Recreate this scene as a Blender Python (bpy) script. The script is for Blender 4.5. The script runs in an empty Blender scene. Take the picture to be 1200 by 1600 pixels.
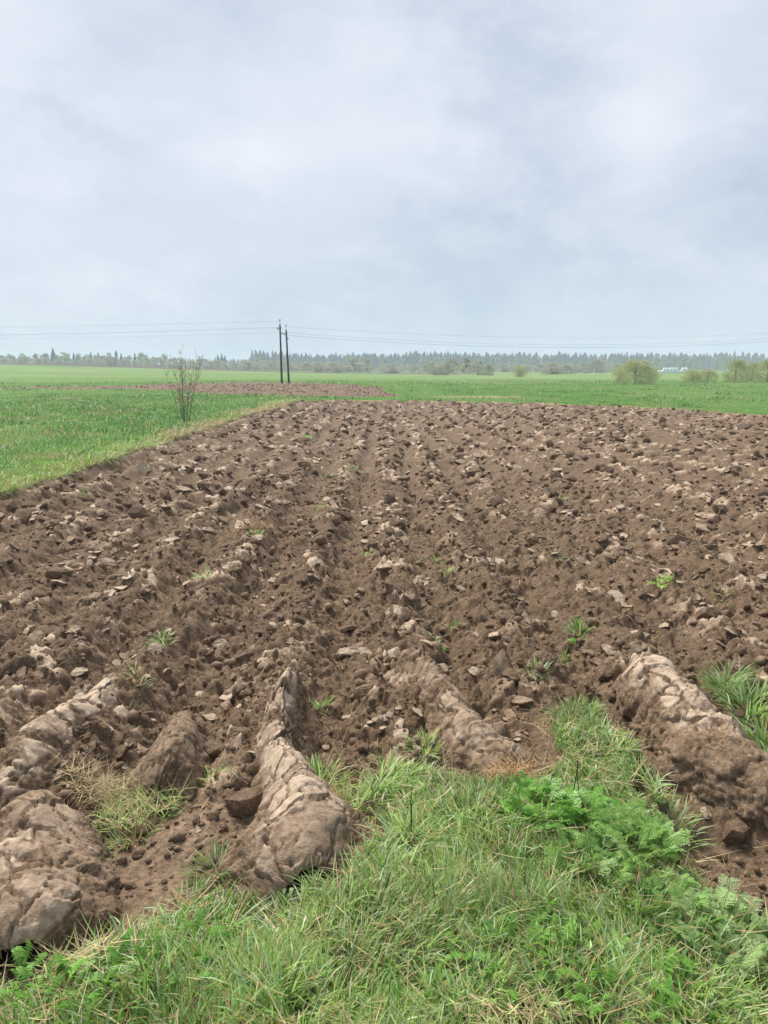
import bpy, math, random
import numpy as np
from mathutils import Vector, Matrix

random.seed(7)
rng = np.random.default_rng(7)
scene = bpy.context.scene
COL = scene.collection
R = math.radians

# ------------------------------------------------------------------ camera
CAM_H = 1.65
PITCH = math.atan((800 - 577) / 1155.0)
cam_data = bpy.data.cameras.new('camera')
cam_data.sensor_fit = 'VERTICAL'
cam_data.sensor_height = 36.0
cam_data.lens = 1155.0 / 1600.0 * 36.0
cam_data.clip_start = 0.05
cam_data.clip_end = 6000
cam = bpy.data.objects.new('camera', cam_data)
cam.location = (0, 0, CAM_H)
cam.rotation_euler = (math.pi / 2 - PITCH, 0, 0)
COL.objects.link(cam)
scene.camera = cam

# ------------------------------------------------------------------ exposure
EXPO = 2.1
scene.view_settings.view_transform = 'Standard'
scene.view_settings.look = 'None'
scene.view_settings.gamma = 1.0
scene.view_settings.use_curve_mapping = False
scene.view_settings.exposure = EXPO
scene.cycles.use_denoising = True
scene.cycles.max_bounces = 6
scene.cycles.volume_bounces = 1
scene.cycles.transparent_max_bounces = 8

# ------------------------------------------------------------------ sun (veiled by cloud)
SUN_EL, SUN_AZ = R(52), R(-35)          # azimuth from +Y towards +X
sun_data = bpy.data.lights.new('sun', 'SUN')
sun_data.energy = 1.5
sun_data.angle = R(22)
sun_data.color = (1.0, 0.94, 0.85)
sun = bpy.data.objects.new('sun', sun_data)
sd = Vector((math.sin(SUN_AZ) * math.cos(SUN_EL), math.cos(SUN_AZ) * math.cos(SUN_EL), math.sin(SUN_EL)))
sun.rotation_euler = sd.to_track_quat('Z', 'Y').to_euler()
sun.location = (0, 0, 30)
COL.objects.link(sun)

# ------------------------------------------------------------------ world: overcast over a Nishita sky
world = bpy.data.worlds.new('World')
scene.world = world
world.use_nodes = True
nt = world.node_tree
nt.nodes.clear()


class NT:
    """little node helper"""
    def __init__(self, tree):
        self.t = tree

    def n(self, kind, **kw):
        nd = self.t.nodes.new(kind)
        for k, v in kw.items():
            setattr(nd, k, v)
        return nd

    def link(self, a, b):
        self.t.links.new(a, b)

    def val(self, sock, v):
        if hasattr(v, 'type') and hasattr(v, 'is_output'):
            self.link(v, sock)
        else:
            sock.default_value = v

    def math(self, op, a, b=0.0, c=None, clamp=False):
        nd = self.n('ShaderNodeMath', operation=op, use_clamp=clamp)
        self.val(nd.inputs[0], a)
        self.val(nd.inputs[1], b)
        if c is not None:
            self.val(nd.inputs[2], c)
        return nd.outputs[0]

    def ramp(self, v, a, b, lo=0.0, hi=1.0):
        nd = self.n('ShaderNodeMapRange', interpolation_type='SMOOTHSTEP')
        self.val(nd.inputs[0], v)
        nd.inputs[1].default_value = a
        nd.inputs[2].default_value = b
        nd.inputs[3].default_value = lo
        nd.inputs[4].default_value = hi
        return nd.outputs[0]

    def noise(self, vec, scale, detail=4, rough=0.55, dist=0.0):
        nd = self.n('ShaderNodeTexNoise')
        if vec is not None:
            self.link(vec, nd.inputs['Vector'])
        nd.inputs['Scale'].default_value = scale
        nd.inputs['Detail'].default_value = detail
        nd.inputs['Roughness'].default_value = rough
        nd.inputs['Distortion'].default_value = dist
        return nd.outputs['Fac']

    def mix(self, f, a, b):
        nd = self.n('ShaderNodeMix', data_type='RGBA')
        self.val(nd.inputs[0], f)
        self.val(nd.inputs[6], a if not isinstance(a, tuple) else (*a, 1.0)[:4])
        self.val(nd.inputs[7], b if not isinstance(b, tuple) else (*b, 1.0)[:4])
        return nd.outputs[2]


w = NT(nt)
tc = w.n('ShaderNodeTexCoord')
dirv = tc.outputs['Generated']
mp = w.n('ShaderNodeMapping')
mp.inputs['Scale'].default_value = (1.0, 1.0, 2.4)
w.link(dirv, mp.inputs['Vector'])
sepd = w.n('ShaderNodeSeparateXYZ')
w.link(dirv, sepd.inputs[0])
big = w.noise(mp.outputs[0], 2.6, 6, 0.52, 0.35)
mp2 = w.n('ShaderNodeMapping')
mp2.inputs['Scale'].default_value = (1.0, 1.0, 1.9)
mp2.inputs['Location'].default_value = (3.1, 1.7, 0.4)
w.link(dirv, mp2.inputs['Vector'])
fine = w.noise(mp2.outputs[0], 7.0, 10, 0.66, 0.15)


def blob(px, py, rad, amp):
    """a brighter or darker cloud bank round one compass direction"""
    v = Vector(((px - 600) / 1155.0, 1.0, (800 - py) / 1155.0))
    v = Matrix.Rotation(-PITCH, 3, 'X') @ v
    v.normalize()
    dn = w.n('ShaderNodeVectorMath', operation='DISTANCE')
    w.link(dirv, dn.inputs[0])
    dn.inputs[1].default_value = v
    # distance is broken up by the fine noise so the bank has a ragged rim
    dd = w.math('ADD', dn.outputs['Value'], w.math('MULTIPLY', w.math('SUBTRACT', fine, 0.5), rad * 1.6))
    return w.ramp(dd, rad, 0.0, 0.0, amp)


cloud = w.math('ADD', w.math('MULTIPLY', w.math('SUBTRACT', big, 0.5), 1.2),
               w.math('MULTIPLY', w.math('SUBTRACT', fine, 0.5), 1.15))
cloud = w.math('ADD', cloud, 0.46)
for b in ((60, 180, 0.24, 0.26), (390, 235, 0.17, 0.30), (610, 190, 0.13, 0.16), (1000, 190, 0.12, 0.34),
          (1120, 60, 0.16, 0.10), (600, 480, 0.2, 0.08),
          (200, 60, 0.15, -0.20), (820, 120, 0.18, -0.22), (700, 430, 0.16, -0.22), (330, 470, 0.22, -0.18),
          (1150, 380, 0.2, -0.14)):
    cloud = w.math('ADD', cloud, blob(*b))
cl = w.math('ADD', cloud, 0.0, clamp=True)
SK = 1.0 / (2 ** EXPO)
dark = tuple(c * SK for c in (0.49, 0.585, 0.71))
lite = tuple(c * SK for c in (0.88, 0.91, 0.985))
ccol = w.mix(cl, dark, lite)
hzn = w.ramp(sepd.outputs['Z'], 0.16, 0.0, 0.0, 0.55)
ccol = w.mix(hzn, ccol, tuple(c * SK for c in (0.56, 0.675, 0.82)))
sky = w.n('ShaderNodeTexSky')
sky.sky_type = 'NISHITA'
sky.sun_disc = False
sky.sun_elevation = SUN_EL
sky.sun_rotation = SUN_AZ
bg1 = w.n('ShaderNodeBackground')
w.link(sky.outputs[0], bg1.inputs['Color'])
bg1.inputs['Strength'].default_value = 0.05
bg2 = w.n('ShaderNodeBackground')
w.link(ccol, bg2.inputs['Color'])
bg2.inputs['Strength'].default_value = 1.0
mxs = w.n('ShaderNodeMixShader')
mxs.inputs[0].default_value = 0.96
w.link(bg1.outputs[0], mxs.inputs[1])
w.link(bg2.outputs[0], mxs.inputs[2])
wo = w.n('ShaderNodeOutputWorld')
w.link(mxs.outputs[0], wo.inputs['Surface'])


# ------------------------------------------------------------------ helpers
def ground_at(px, py, z=0.0):
    """point of the horizontal plane z seen at a photograph pixel (used once, to lay the plan out)"""
    v = Vector(((px - 600) / 1155.0, 1.0, (800 - py) / 1155.0))
    v = Matrix.Rotation(-PITCH, 3, 'X') @ v
    t = (z - CAM_H) / v.z
    return (v.x * t, v.y * t)


def tag(o, label=None, cat=None, group=None, kind=None):
    if label: o['label'] = label
    if cat: o['category'] = cat
    if group: o['group'] = group
    if kind: o['kind'] = kind
    return o


def empty(name, loc=(0, 0, 0), rz=0.0):
    o = bpy.data.objects.new(name, None)
    o.location = loc
    o.rotation_euler = (0, 0, rz)
    o.empty_display_size = 0.2
    COL.objects.link(o)
    return o


def mesh_np(name, V, F, mat, smooth=True, attrs=None, cols=None):
    """mesh from numpy: V (n,3), F = list of (m,k) index arrays"""
    me = bpy.data.meshes.new(name)
    if not isinstance(F, (list, tuple)):
        F = [F]
    F = [f for f in F if len(f)]
    me.vertices.add(len(V))
    me.vertices.foreach_set('co', np.ascontiguousarray(V, np.float32).ravel())
    tot = np.concatenate([np.full(len(f), f.shape[1], np.int32) for f in F])
    loops = np.concatenate([f.astype(np.int32).ravel() for f in F])
    start = np.concatenate([[0], np.cumsum(tot)[:-1]]).astype(np.int32)
    me.loops.add(len(loops))
    me.loops.foreach_set('vertex_index', loops)
    me.polygons.add(len(tot))
    me.polygons.foreach_set('loop_start', start)
    me.polygons.foreach_set('loop_total', tot)
    me.polygons.foreach_set('use_smooth', np.full(len(tot), smooth, bool))
    for k, a in (attrs or {}).items():
        at = me.attributes.new(k, 'FLOAT', 'POINT')
        at.data.foreach_set('value', np.ascontiguousarray(a, np.float32))
    if cols is not None:
        at = me.attributes.new('tint', 'FLOAT_COLOR', 'POINT')
        c4 = np.ones((len(V), 4), np.float32)
        c4[:, :3] = cols
        at.data.foreach_set('color', c4.ravel())
    me.update(calc_edges=True)
    if mat: me.materials.append(mat)
    return me


def put(name, me, parent=None, loc=(0, 0, 0), rot=None, scale=None):
    o = bpy.data.objects.new(name, me)
    o.location = loc
    if rot is not None: o.rotation_euler = rot
    if scale is not None: o.scale = scale
    COL.objects.link(o)
    if parent: o.parent = parent
    return o


# ---- numpy noise
def h2(ix, iy, seed):
    x = (ix.astype(np.int64) * 374761393 + iy.astype(np.int64) * 668265263 + seed * 1442695041) & 0xffffffff
    x = ((x ^ (x >> 13)) * 1274126177) & 0xffffffff
    x = ((x ^ (x >> 16)) * 2246822519) & 0xffffffff
    x = x ^ (x >> 15)
    return (x & 0xffffff).astype(np.float64) / float(0x1000000)


def vn(x, y, seed=0):
    ix, iy = np.floor(x), np.floor(y)
    fx, fy = x - ix, y - iy
    ux, uy = fx * fx * fx * (fx * (fx * 6 - 15) + 10), fy * fy * fy * (fy * (fy * 6 - 15) + 10)
    a, b = h2(ix, iy, seed), h2(ix + 1, iy, seed)
    c, d = h2(ix, iy + 1, seed), h2(ix + 1, iy + 1, seed)
    return (a + (b - a) * ux + (c - a) * uy + (a - b - c + d) * ux * uy) * 2 - 1


def fbm(x, y, seed=0, octv=4, gain=0.5):
    s, a, t = 0.0, 1.0, 0.0
    for i in range(octv):
        s = s + a * vn(x * 2 ** i * 1.01 + i * 17.3, y * 2 ** i + i * 9.1, seed + i)
        t += a
        a *= gain
    return s / t


def worley(x, y, seed=0):
    """F1, F2, offset to the cell's point, and three random numbers of the cell"""
    ix, iy = np.floor(x), np.floor(y)
    f1 = np.full(x.shape, 9.0); f2 = np.full(x.shape, 9.0)
    dx1 = np.zeros(x.shape); dy1 = np.zeros(x.shape)
    ci = np.zeros(x.shape); cj = np.zeros(x.shape)
    for j in (-1, 0, 1):
        for i in (-1, 0, 1):
            cx, cy = ix + i, iy + j
            qx = cx + 0.12 + 0.76 * h2(cx, cy, seed)
            qy = cy + 0.12 + 0.76 * h2(cx, cy, seed + 1)
            dx, dy = x - qx, y - qy
            d = np.sqrt(dx * dx + dy * dy)
            m = d < f1
            f2 = np.where(m, f1, np.minimum(f2, d))
            f1 = np.where(m, d, f1)
            dx1 = np.where(m, dx, dx1); dy1 = np.where(m, dy, dy1)
            ci = np.where(m, cx, ci); cj = np.where(m, cy, cj)
    return f1, f2, dx1, dy1, h2(ci, cj, seed + 2), h2(ci, cj, seed + 3), h2(ci, cj, seed + 4)


def sst(x, a, b):
    t = np.clip((x - a) / (b - a), 0, 1)
    return t * t * (3 - 2 * t)


def poly_sd(x, y, poly):
    """signed distance to a polygon, positive inside"""
    d2 = np.full(x.shape, 1e12)
    ins = np.zeros(x.shape, bool)
    n = len(poly)
    for k in range(n):
        ax, ay = poly[k]; bx, by = poly[(k + 1) % n]
        ex, ey = bx - ax, by - ay
        wx, wy = x - ax, y - ay
        t = np.clip((wx * ex + wy * ey) / (ex * ex + ey * ey + 1e-12), 0, 1)
        d2 = np.minimum(d2, (wx - ex * t) ** 2 + (wy - ey * t) ** 2)
        if ay != by:
            c = ((ay > y) != (by > y)) & (x < (bx - ax) * (y - ay) / (by - ay) + ax)
            ins ^= c
    d = np.sqrt(d2)
    return np.where(ins, d, -d)


# ------------------------------------------------------------------ plan of the place
FIELD = [(-5.2, -6.0), (-5.2, 14.0), (-5.25, 28), (-5.1, 42.5), (-2.4, 43.5), (1.5, 43.8), (5.0, 41.5), (8.6, 39.6), (11.0, 36.8),
         (13.4, 34.4), (15.2, 28), (16.0, 20), (17.0, 10), (18.0, -6)]
HEAD_PX = [(-400, 1580), (0, 1530), (95, 1545), (150, 1510), (225, 1460), (300, 1415), (350, 1420), (420, 1450), (500, 1415),
           (570, 1355), (605, 1290), (560, 1235), (605, 1205), (668, 1185), (742, 1225), (828, 1215), (868, 1170),
           (868, 1110), (915, 1105), (965, 1165), (1000, 1225), (1035, 1275), (1055, 1345), (1105, 1415), (1240, 1490), (1700, 1580)]
HEADLAND = [ground_at(*p) for p in HEAD_PX] + [(9, -6), (-9, -6)]
PATCH2 = [ground_at(*p) for p in ((-60, 605.5), (60, 604.5), (200, 603.5), (290, 599.5), (440, 598), (520, 600), (560, 604), (640, 616.5), (600, 616.8),
                                  (470, 616.0), (330, 613), (260, 609), (200, 607.5), (60, 606.8), (-60, 607.2))]


def soil_sd(x, y):
    """positive inside the ploughed field (headland grass cut out)"""
    wob = 0.13 * fbm(x * 1.6, y * 1.6, 91, 3) + 0.06 * vn(x * 8, y * 8, 5)
    a = poly_sd(x, y, FIELD) + wob + 0.16 * fbm(x * 0.9 + 5, y * 0.9, 19, 3) + 0.25 * fbm(x * 0.35, y * 0.35, 17, 2) * sst(y, 18, 30)
    near = y < 6
    b = np.full(x.shape, 99.0)
    if near.any():
        b[near] = -poly_sd(x[near], y[near], HEADLAND) + 0.9 * wob[near]
    return np.minimum(a, b), a, b


def patch2_sd(x, y):
    return poly_sd(x, y, PATCH2) + 2.2 * fbm(x * 0.12, y * 0.1, 33, 3)


def macro(x, y):
    r = np.sqrt(x * x + y * y)
    left = sst(-x, -15, 165)
    crest = 3.75 * left * sst(y, 95, 320) * (1 - 0.75 * sst(y, 325, 480))
    roll = 0.25 * fbm(x * 0.02, y * 0.02, 41, 2) * sst(r, 60, 160)
    return crest + roll - 0.15 * sst(r, 8, 40) * sst(-r, -80, -50)


FURROW_PX = {  # hand-placed ruts between the big slices in the foreground, x, y, radius, depth
}


def facet(x, y, s, amp, seed, tilt=1.0):
    f1, f2, dx, dy, a, b, c = worley(x / s, y / s, seed)
    ang = b * 6.283
    h = (a - 0.5) * 0.8 + (dx * np.cos(ang) + dy * np.sin(ang)) * tilt * (0.3 + c)
    e = sst(f2 - f1, 0.0, 0.22)
    return amp * (h * (0.55 + 0.45 * e) - 0.5 * (1 - e)), a, b, e


SLICES = [
    ([(62, 1238, 0, 0.13, 0.05), (58, 1275, 0, 0.20, 0.10), (48, 1340, 0, 0.25, 0.115), (34, 1410, 0, 0.26, 0.10), (22, 1475, 0, 0.22, 0.09)],
     3, 'big domed slab of cracked brown clay at the bottom left corner of the grass', 0.75),
    ([(-60, 1262, 0, 0.12, 0.06), (5, 1215, 0, 0.16, 0.085), (60, 1160, 0, 0.17, 0.09), (120, 1105, 0, 0.14, 0.07), (165, 1060, 0, 0.10, 0.06)],
     5, 'pale sloping clay slab on the left, just above the domed corner slab', 1.0),
    ([(448, 1030, 0, 0.07, 0.06), (440, 1080, 0, 0.09, 0.11), (424, 1135, 0, 0.12, 0.11), (410, 1195, 0, 0.17, 0.11), (424, 1250, 0, 0.25, 0.105),
      (452, 1300, 0, 0.33, 0.10), (475, 1342, 0, 0.32, 0.075)],
     8, 'long tapering turned furrow slice fanning out into the grass left of centre', 0.85),
    ([(640, 1005, 0, 0.07, 0.06), (664, 1048, 0, 0.12, 0.10), (704, 1092, 0, 0.16, 0.09), (756, 1136, 0, 0.20, 0.085), (812, 1180, 0, 0.17, 0.08)],
     12, 'crumbling furrow slice right of centre, ending at the tan straw tuft', 0.7),
    ([(1003, 1030, 0, 0.13, 0.08), (1030, 1062, 0, 0.17, 0.125), (1070, 1100, 0, 0.185, 0.13), (1118, 1142, 0, 0.18, 0.11), (1150, 1165, 0, 0.14, 0.07)],
     15, 'smooth rounded clay roll with cracked top at the right, beside a grass strip', 0.9),
    ([(1040, 1150, 0, 0.10, 0.06), (1085, 1172, 0, 0.14, 0.13), (1150, 1200, 0, 0.155, 0.14), (1230, 1230, 0, 0.16, 0.15), (1330, 1270, 0, 0.16, 0.14)],
     19, 'rough overhanging furrow slice at the right edge above the bare plough sole', 0.4),
    ([(245, 1205, 0, 0.12, 0.06), (262, 1165, 0, 0.17, 0.08), (285, 1125, 0, 0.15, 0.07), (300, 1100, 0, 0.1, 0.05)],
     23, 'low broken clay mound between the straw and the long tapering slice', 0.4),
]
SPINES = []
for _sp in SLICES:
    _P = np.array([ground_at(a_, b_, 0.04) for a_, b_, _, _, _ in _sp[0]])
    _W = np.array([q[3] for q in _sp[0]])
    _k = np.linspace(0, len(_P) - 1, 24)
    SPINES.append((np.column_stack([np.interp(_k, np.arange(len(_P)), _P[:, i]) for i in range(2)]), np.interp(_k, np.arange(len(_P)), _W)))


def soil_height(x, y, r, edge):
    """relief of the ploughed ground and the share of pale smeared clay; edge: metres inside the soil"""
    wx = x + 0.10 * fbm(x * 0.5, y * 0.35, 3, 3)
    wy = y + 0.10 * fbm(x * 0.5 + 9, y * 0.5, 4, 3)
    ridge = np.sin(2 * np.pi * (wx + 0.12) / 0.74) * (0.7 + 0.3 * vn(x * 0.7, y * 0.25, 8))
    ridge2 = np.sin(2 * np.pi * (wx + 0.3) / 0.37 + 2 * vn(x, y * 0.4, 9))
    fade = sst(edge, 0.0, 0.10)
    deep = sst(y, 2.4, 3.4)                       # the headland end is calmer
    h = 0.085 * ridge * (0.4 + 0.6 * deep) + 0.016 * ridge2
    h = h + 0.035 * fbm(x * 1.9, y * 1.4, 12, 3) + 0.04 * fbm(x * 0.33, y * 0.33, 13, 2)
    amp = (0.35 + 0.65 * deep)
    qx = x + 0.05 * fbm(x * 5, y * 5, 21, 2)
    qy = y + 0.05 * fbm(x * 5, y * 5, 22, 2)
    f_a, a1, b1, e1 = facet(qx, qy * 0.8, 0.25, 0.052, 31, 1.2)
    h = h + f_a * amp * (1 + 0.3 * sst(r, 8, 28))
    near1 = 1 - sst(r, 14, 26)
    qx = x + 0.02 * fbm(x * 16, y * 16, 23, 2)
    qy = y + 0.02 * fbm(x * 16, y * 16, 24, 2)
    f_b, a2, b2, e2 = facet(qx, qy, 0.105, 0.034, 51, 1.3)
    h = h + f_b * amp * near1
    near2 = 1 - sst(r, 7, 13)
    f_c, a3, b3, e3 = facet(x + 0.01 * vn(x * 40, y * 40, 25), y + 0.01 * vn(x * 40, y * 40, 26), 0.043, 0.018, 71, 1.3)
    h = h + f_c * near2 * (0.7 + 0.3 * amp)
    h = h + (0.008 * vn(x * 48, y * 48, 77) + 0.010 * vn(x * 24, y * 24, 78)) * near2
    smear = ((b1 > 0.62) & (a1 > 0.45)) * sst(e1, 0.25, 0.7) * 0.7
    smear = np.maximum(smear, 1.0 * ((b2 > 0.68)) * sst(e2, 0.2, 0.7) * sst(fbm(x * 0.9, y * 0.9, 88, 3), -0.15, 0.35))
    smear = smear * (0.6 + 0.4 * vn(x * 14, y * 14, 66)) * (0.35 + 0.65 * sst(ridge, -0.5, 0.6)) * 1.25
    return (h - 0.06) * fade - 0.02, np.clip(smear, 0, 1) * fade


SMOOTH = [ground_at(*p) + (rr, dp) for p, rr, dp in (((1130, 1300), 0.26, -0.14), ((1200, 1370), 0.30, -0.13), ((1290, 1400), 0.3, -0.13), ((1040, 1225), 0.16, -0.07),
                                                     ((250, 1330), 0.22, -0.07), ((215, 1400), 0.18, -0.04), ((400, 1385), 0.16, -0.06),
                                                     ((300, 1270), 0.18, -0.05), ((1000, 1150), 0.16, -0.10))]


def height(x, y):
    x = np.asarray(x, float); y = np.asarray(y, float)
    r = np.sqrt(x * x + y * y)
    z = macro(x, y)
    sd = np.full(x.shape, -50.0); sm = np.zeros(x.shape); bank = np.full(x.shape, 50.0)
    m = (r < 60)
    if m.any():
        s, a, b = soil_sd(x[m], y[m])
        sd[m] = s
        bank[m] = -a
        hs, smm = soil_height(x[m], y[m], r[m], np.maximum(s, 0))
        inside = s > 0
        drop = -0.045 * sst(a, 0.0, 0.12) * (1 - 0.5 * sst(y[m], 25, 40))
        zz = np.where(inside, hs + drop, 0.0)
        # earth heaped against the big slices
        nr = r[m] < 5.5
        if nr.any():
            xn, yn = x[m][nr], y[m][nr]
            add = np.zeros(xn.shape)
            for P_, W_ in SPINES:
                for (ax, ay), wv_ in zip(P_, W_):
                    add = np.maximum(add, 0.050 * np.exp(-((xn - ax) ** 2 + (yn - ay) ** 2) / (1.35 * wv_) ** 2))
            zz[nr] = np.where(inside[nr], zz[nr] + add, zz[nr])
        # smooth plough soles between the slices
        if (r[m] < 5).any():
            for cx, cy, rr, dp in SMOOTH:
                d = np.sqrt((x[m] - cx) ** 2 + (y[m] - cy) ** 2)
                k = (1 - sst(d, rr * 0.5, rr * 1.3)) * inside
                zz = zz * (1 - 0.75 * k) + (dp) * k
                smm = smm * (1 - k) + 0.5 * k * (0.5 + 0.5 * fbm(x[m] * 6, y[m] * 3, 55, 3))
        g = 0.025 * fbm(x[m] * 2.2, y[m] * 2.2, 61, 3) + 0.012 * fbm(x[m] * 11, y[m] * 11, 62, 2)
        zz = np.where(inside, zz, g)
        z[m] += zz
        sm[m] = smm
    m2 = (r > 38) & (r < 130)
    p2 = np.full(x.shape, -50.0)
    if m2.any():
        p = patch2_sd(x[m2], y[m2])
        p2[m2] = p
        k = sst(p, 0, 1.0)
        z[m2] += k * (0.22 * fbm(x[m2] * 2.3, y[m2] * 1.3, 71, 3) + 0.04)
        sm[m2] = np.where(p > 0, sst(vn(x[m2] * 4.2, y[m2] * 2.3, 73), 0.35, 0.8) * 0.45, sm[m2])
    # uneven tussocks beyond the field
    m3 = (sd < 0) & (r > 6) & (r < 200)
    z[m3] += 0.05 * fbm(x[m3] * 1.1, y[m3] * 1.1, 81, 3)
    # raised rim of thrown soil at the far right end of the field
    k = np.exp(-((sd - 0.6) / 0.55) ** 2) * sst(y, 24, 32)
    z += k * 0.16 * (0.6 + 0.6 * vn(x * 1.1, y * 1.1, 85)) * (sd > -0.4)
    return z, sd, p2, sm, bank


# ------------------------------------------------------------------ materials
def new_mat(name):
    m = bpy.data.materials.new(name)
    m.use_nodes = True
    m.node_tree.nodes.clear()
    t = NT(m.node_tree)
    out = t.n('ShaderNodeOutputMaterial')
    p = t.n('ShaderNodeBsdfPrincipled')
    p.inputs['Roughness'].default_value = 0.85
    p.inputs['Specular IOR Level'].default_value = 0.3
    t.link(p.outputs[0], out.inputs['Surface'])
    return m, t, p, out


def soil_material(name='soil', object_space=False):
    m, t, p, out = new_mat(name)
    if object_space:
        c = t.n('ShaderNodeTexCoord').outputs['Object']
    else:
        c = t.n('ShaderNodeNewGeometry').outputs['Position']
    at = t.n('ShaderNodeAttribute', attribute_name='smear').outputs['Fac']
    n1 = t.noise(c, 2.3, 5, 0.6)
    n2 = t.noise(c, 38, 6, 0.65)
    n3 = t.noise(c, 130, 4, 0.7)
    n4 = t.noise(c, 9, 5, 0.6, 0.6)
    base = t.mix(t.ramp(n2, 0.3, 0.7), (0.068, 0.041, 0.023), (0.190, 0.124, 0.074))
    base = t.mix(t.ramp(n1, 0.35, 0.7, 0, 0.55), base, (0.132, 0.082, 0.047))
    base = t.mix(t.ramp(n4, 0.55, 0.72, 0, 0.45), base, (0.25, 0.17, 0.108))
    n7 = t.noise(c, 0.8, 6, 0.65, 0.5)
    base = t.mix(t.ramp(n7, 0.52, 0.66, 0, 0.45), base, (0.075, 0.046, 0.029))
    n8 = t.noise(c, 70, 5, 0.75)
    base = t.mix(t.ramp(n8, 0.46, 0.34, 0, 0.6), base, (0.040, 0.024, 0.015))
    # crumbs of drier earth and bits of chopped straw
    base = t.mix(t.ramp(n3, 0.57, 0.67, 0, 0.8), base, (0.36, 0.285, 0.20))
    n5 = t.noise(c, 22, 5, 0.7, 1.0)
    mid = t.mix(t.ramp(n5, 0.35, 0.65), (0.160, 0.104, 0.063), (0.290, 0.205, 0.135))
    mid = t.mix(t.ramp(n8, 0.46, 0.34, 0, 0.45), mid, (0.095, 0.06, 0.04))
    pale = t.mix(t.ramp(n5, 0.3, 0.7), (0.33, 0.243, 0.168), (0.46, 0.358, 0.262))
    f = t.math('ADD', at, t.math('MULTIPLY', t.math('SUBTRACT', n2, 0.5), 0.8))
    colr = t.mix(t.ramp(f, 0.12, 0.42), base, mid)
    f = t.ramp(f, 0.42, 0.85)
    colr = t.mix(f, colr, pale)
    t.link(colr, p.inputs['Base Color'])
    t.link(t.ramp(at, 0, 1, 0.92, 0.68), p.inputs['Roughness'])
    hgt = t.math('ADD', t.math('MULTIPLY', n2, 1.0), t.math('MULTIPLY', n3, 0.35))
    hgt = t.math('MULTIPLY', hgt, t.ramp(f, 0, 1, 1.0, 0.35))
    bp = t.n('ShaderNodeBump')
    bp.inputs['Strength'].default_value = 0.9
    bp.inputs['Distance'].default_value = 0.016
    t.link(hgt, bp.inputs['Height'])
    t.link(bp.outputs[0], p.inputs['Normal'])
    return m


M_SOIL = soil_material()


def meadow_material():
    m, t, p, out = new_mat('meadow_turf')
    g = t.n('ShaderNodeNewGeometry').outputs['Position']
    soil = t.n('ShaderNodeAttribute', attribute_name='bare').outputs['Fac']
    dry = t.n('ShaderNodeAttribute', attribute_name='dry').outputs['Fac']
    far = t.n('ShaderNodeAttribute', attribute_name='far').outputs['Fac']
    n1 = t.noise(g, 0.06, 5, 0.6)
    n2 = t.noise(g, 0.9, 6, 0.65)
    n3 = t.noise(g, 14, 4, 0.7)
    mp = t.n('ShaderNodeMapping')
    mp.inputs['Scale'].default_value = (0.015, 0.09, 0.1)
    t.link(g, mp.inputs['Vector'])
    n4 = t.noise(mp.outputs[0], 1.0, 6, 0.7)
    c = t.mix(t.ramp(n2, 0.3, 0.7), (0.050, 0.130, 0.022), (0.105, 0.225, 0.045))
    c = t.mix(t.ramp(n1, 0.42, 0.62, 0, 0.7), c, (0.14, 0.215, 0.065))
    c = t.mix(t.ramp(n4, 0.52, 0.75, 0, 0.5), c, (0.165, 0.175, 0.085))
    c = t.mix(t.ramp(n3, 0.35, 0.7, 0, 0.4), c, (0.035, 0.07, 0.02))
    n6 = t.noise(g, 0.28, 6, 0.7, 0.8)
    c = t.mix(t.ramp(n6, 0.56, 0.70, 0, 0.65), c, (0.20, 0.20, 0.09))
    c = t.mix(t.ramp(n6, 0.42, 0.30, 0, 0.5), c, (0.045, 0.125, 0.02))
    fr = t.mix(t.ramp(n4, 0.38, 0.62), (0.105, 0.200, 0.042), (0.225, 0.265, 0.115))
    fr = t.mix(t.ramp(n1, 0.45, 0.65, 0, 0.6), fr, (0.14, 0.27, 0.07))
    # faint drilled rows and wheelings of the far crop
    wv_ = t.n('ShaderNodeTexWave', wave_type='BANDS', bands_direction='Y')
    t.link(g, wv_.inputs['Vector']); wv_.inputs['Scale'].default_value = 0.035; wv_.inputs['Distortion'].default_value = 3.0; wv_.inputs['Detail'].default_value = 3
    fr = t.mix(t.ramp(wv_.outputs['Fac'], 0.55, 1.0, 0, 0.35), fr, (0.075, 0.15, 0.035))
    c = t.mix(far, c, fr)
    df = t.ramp(t.math('ADD', dry, t.math('MULTIPLY', t.math('SUBTRACT', n2, 0.5), 0.9)), 0.25, 0.75)
    c = t.mix(df, c, t.mix(n3, (0.20, 0.15, 0.08), (0.42, 0.33, 0.19)))
    br = t.mix(n3, (0.06, 0.042, 0.030), (0.15, 0.105, 0.075))
    c = t.mix(t.ramp(t.math('ADD', soil, t.math('MULTIPLY', t.math('SUBTRACT', n2, 0.5), 0.5)), 0.35, 0.6), c, br)
    t.link(c, p.inputs['Base Color'])
    p.inputs['Roughness'].default_value = 1.0
    p.inputs['Specular IOR Level'].default_value = 0.05
    bp = t.n('ShaderNodeBump')
    bp.inputs['Strength'].default_value = 0.7
    bp.inputs['Distance'].default_value = 0.06
    t.link(t.math('ADD', n3, n2), bp.inputs['Height'])
    t.link(bp.outputs[0], p.inputs['Normal'])
    return m


M_MEADOW = meadow_material()


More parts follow.
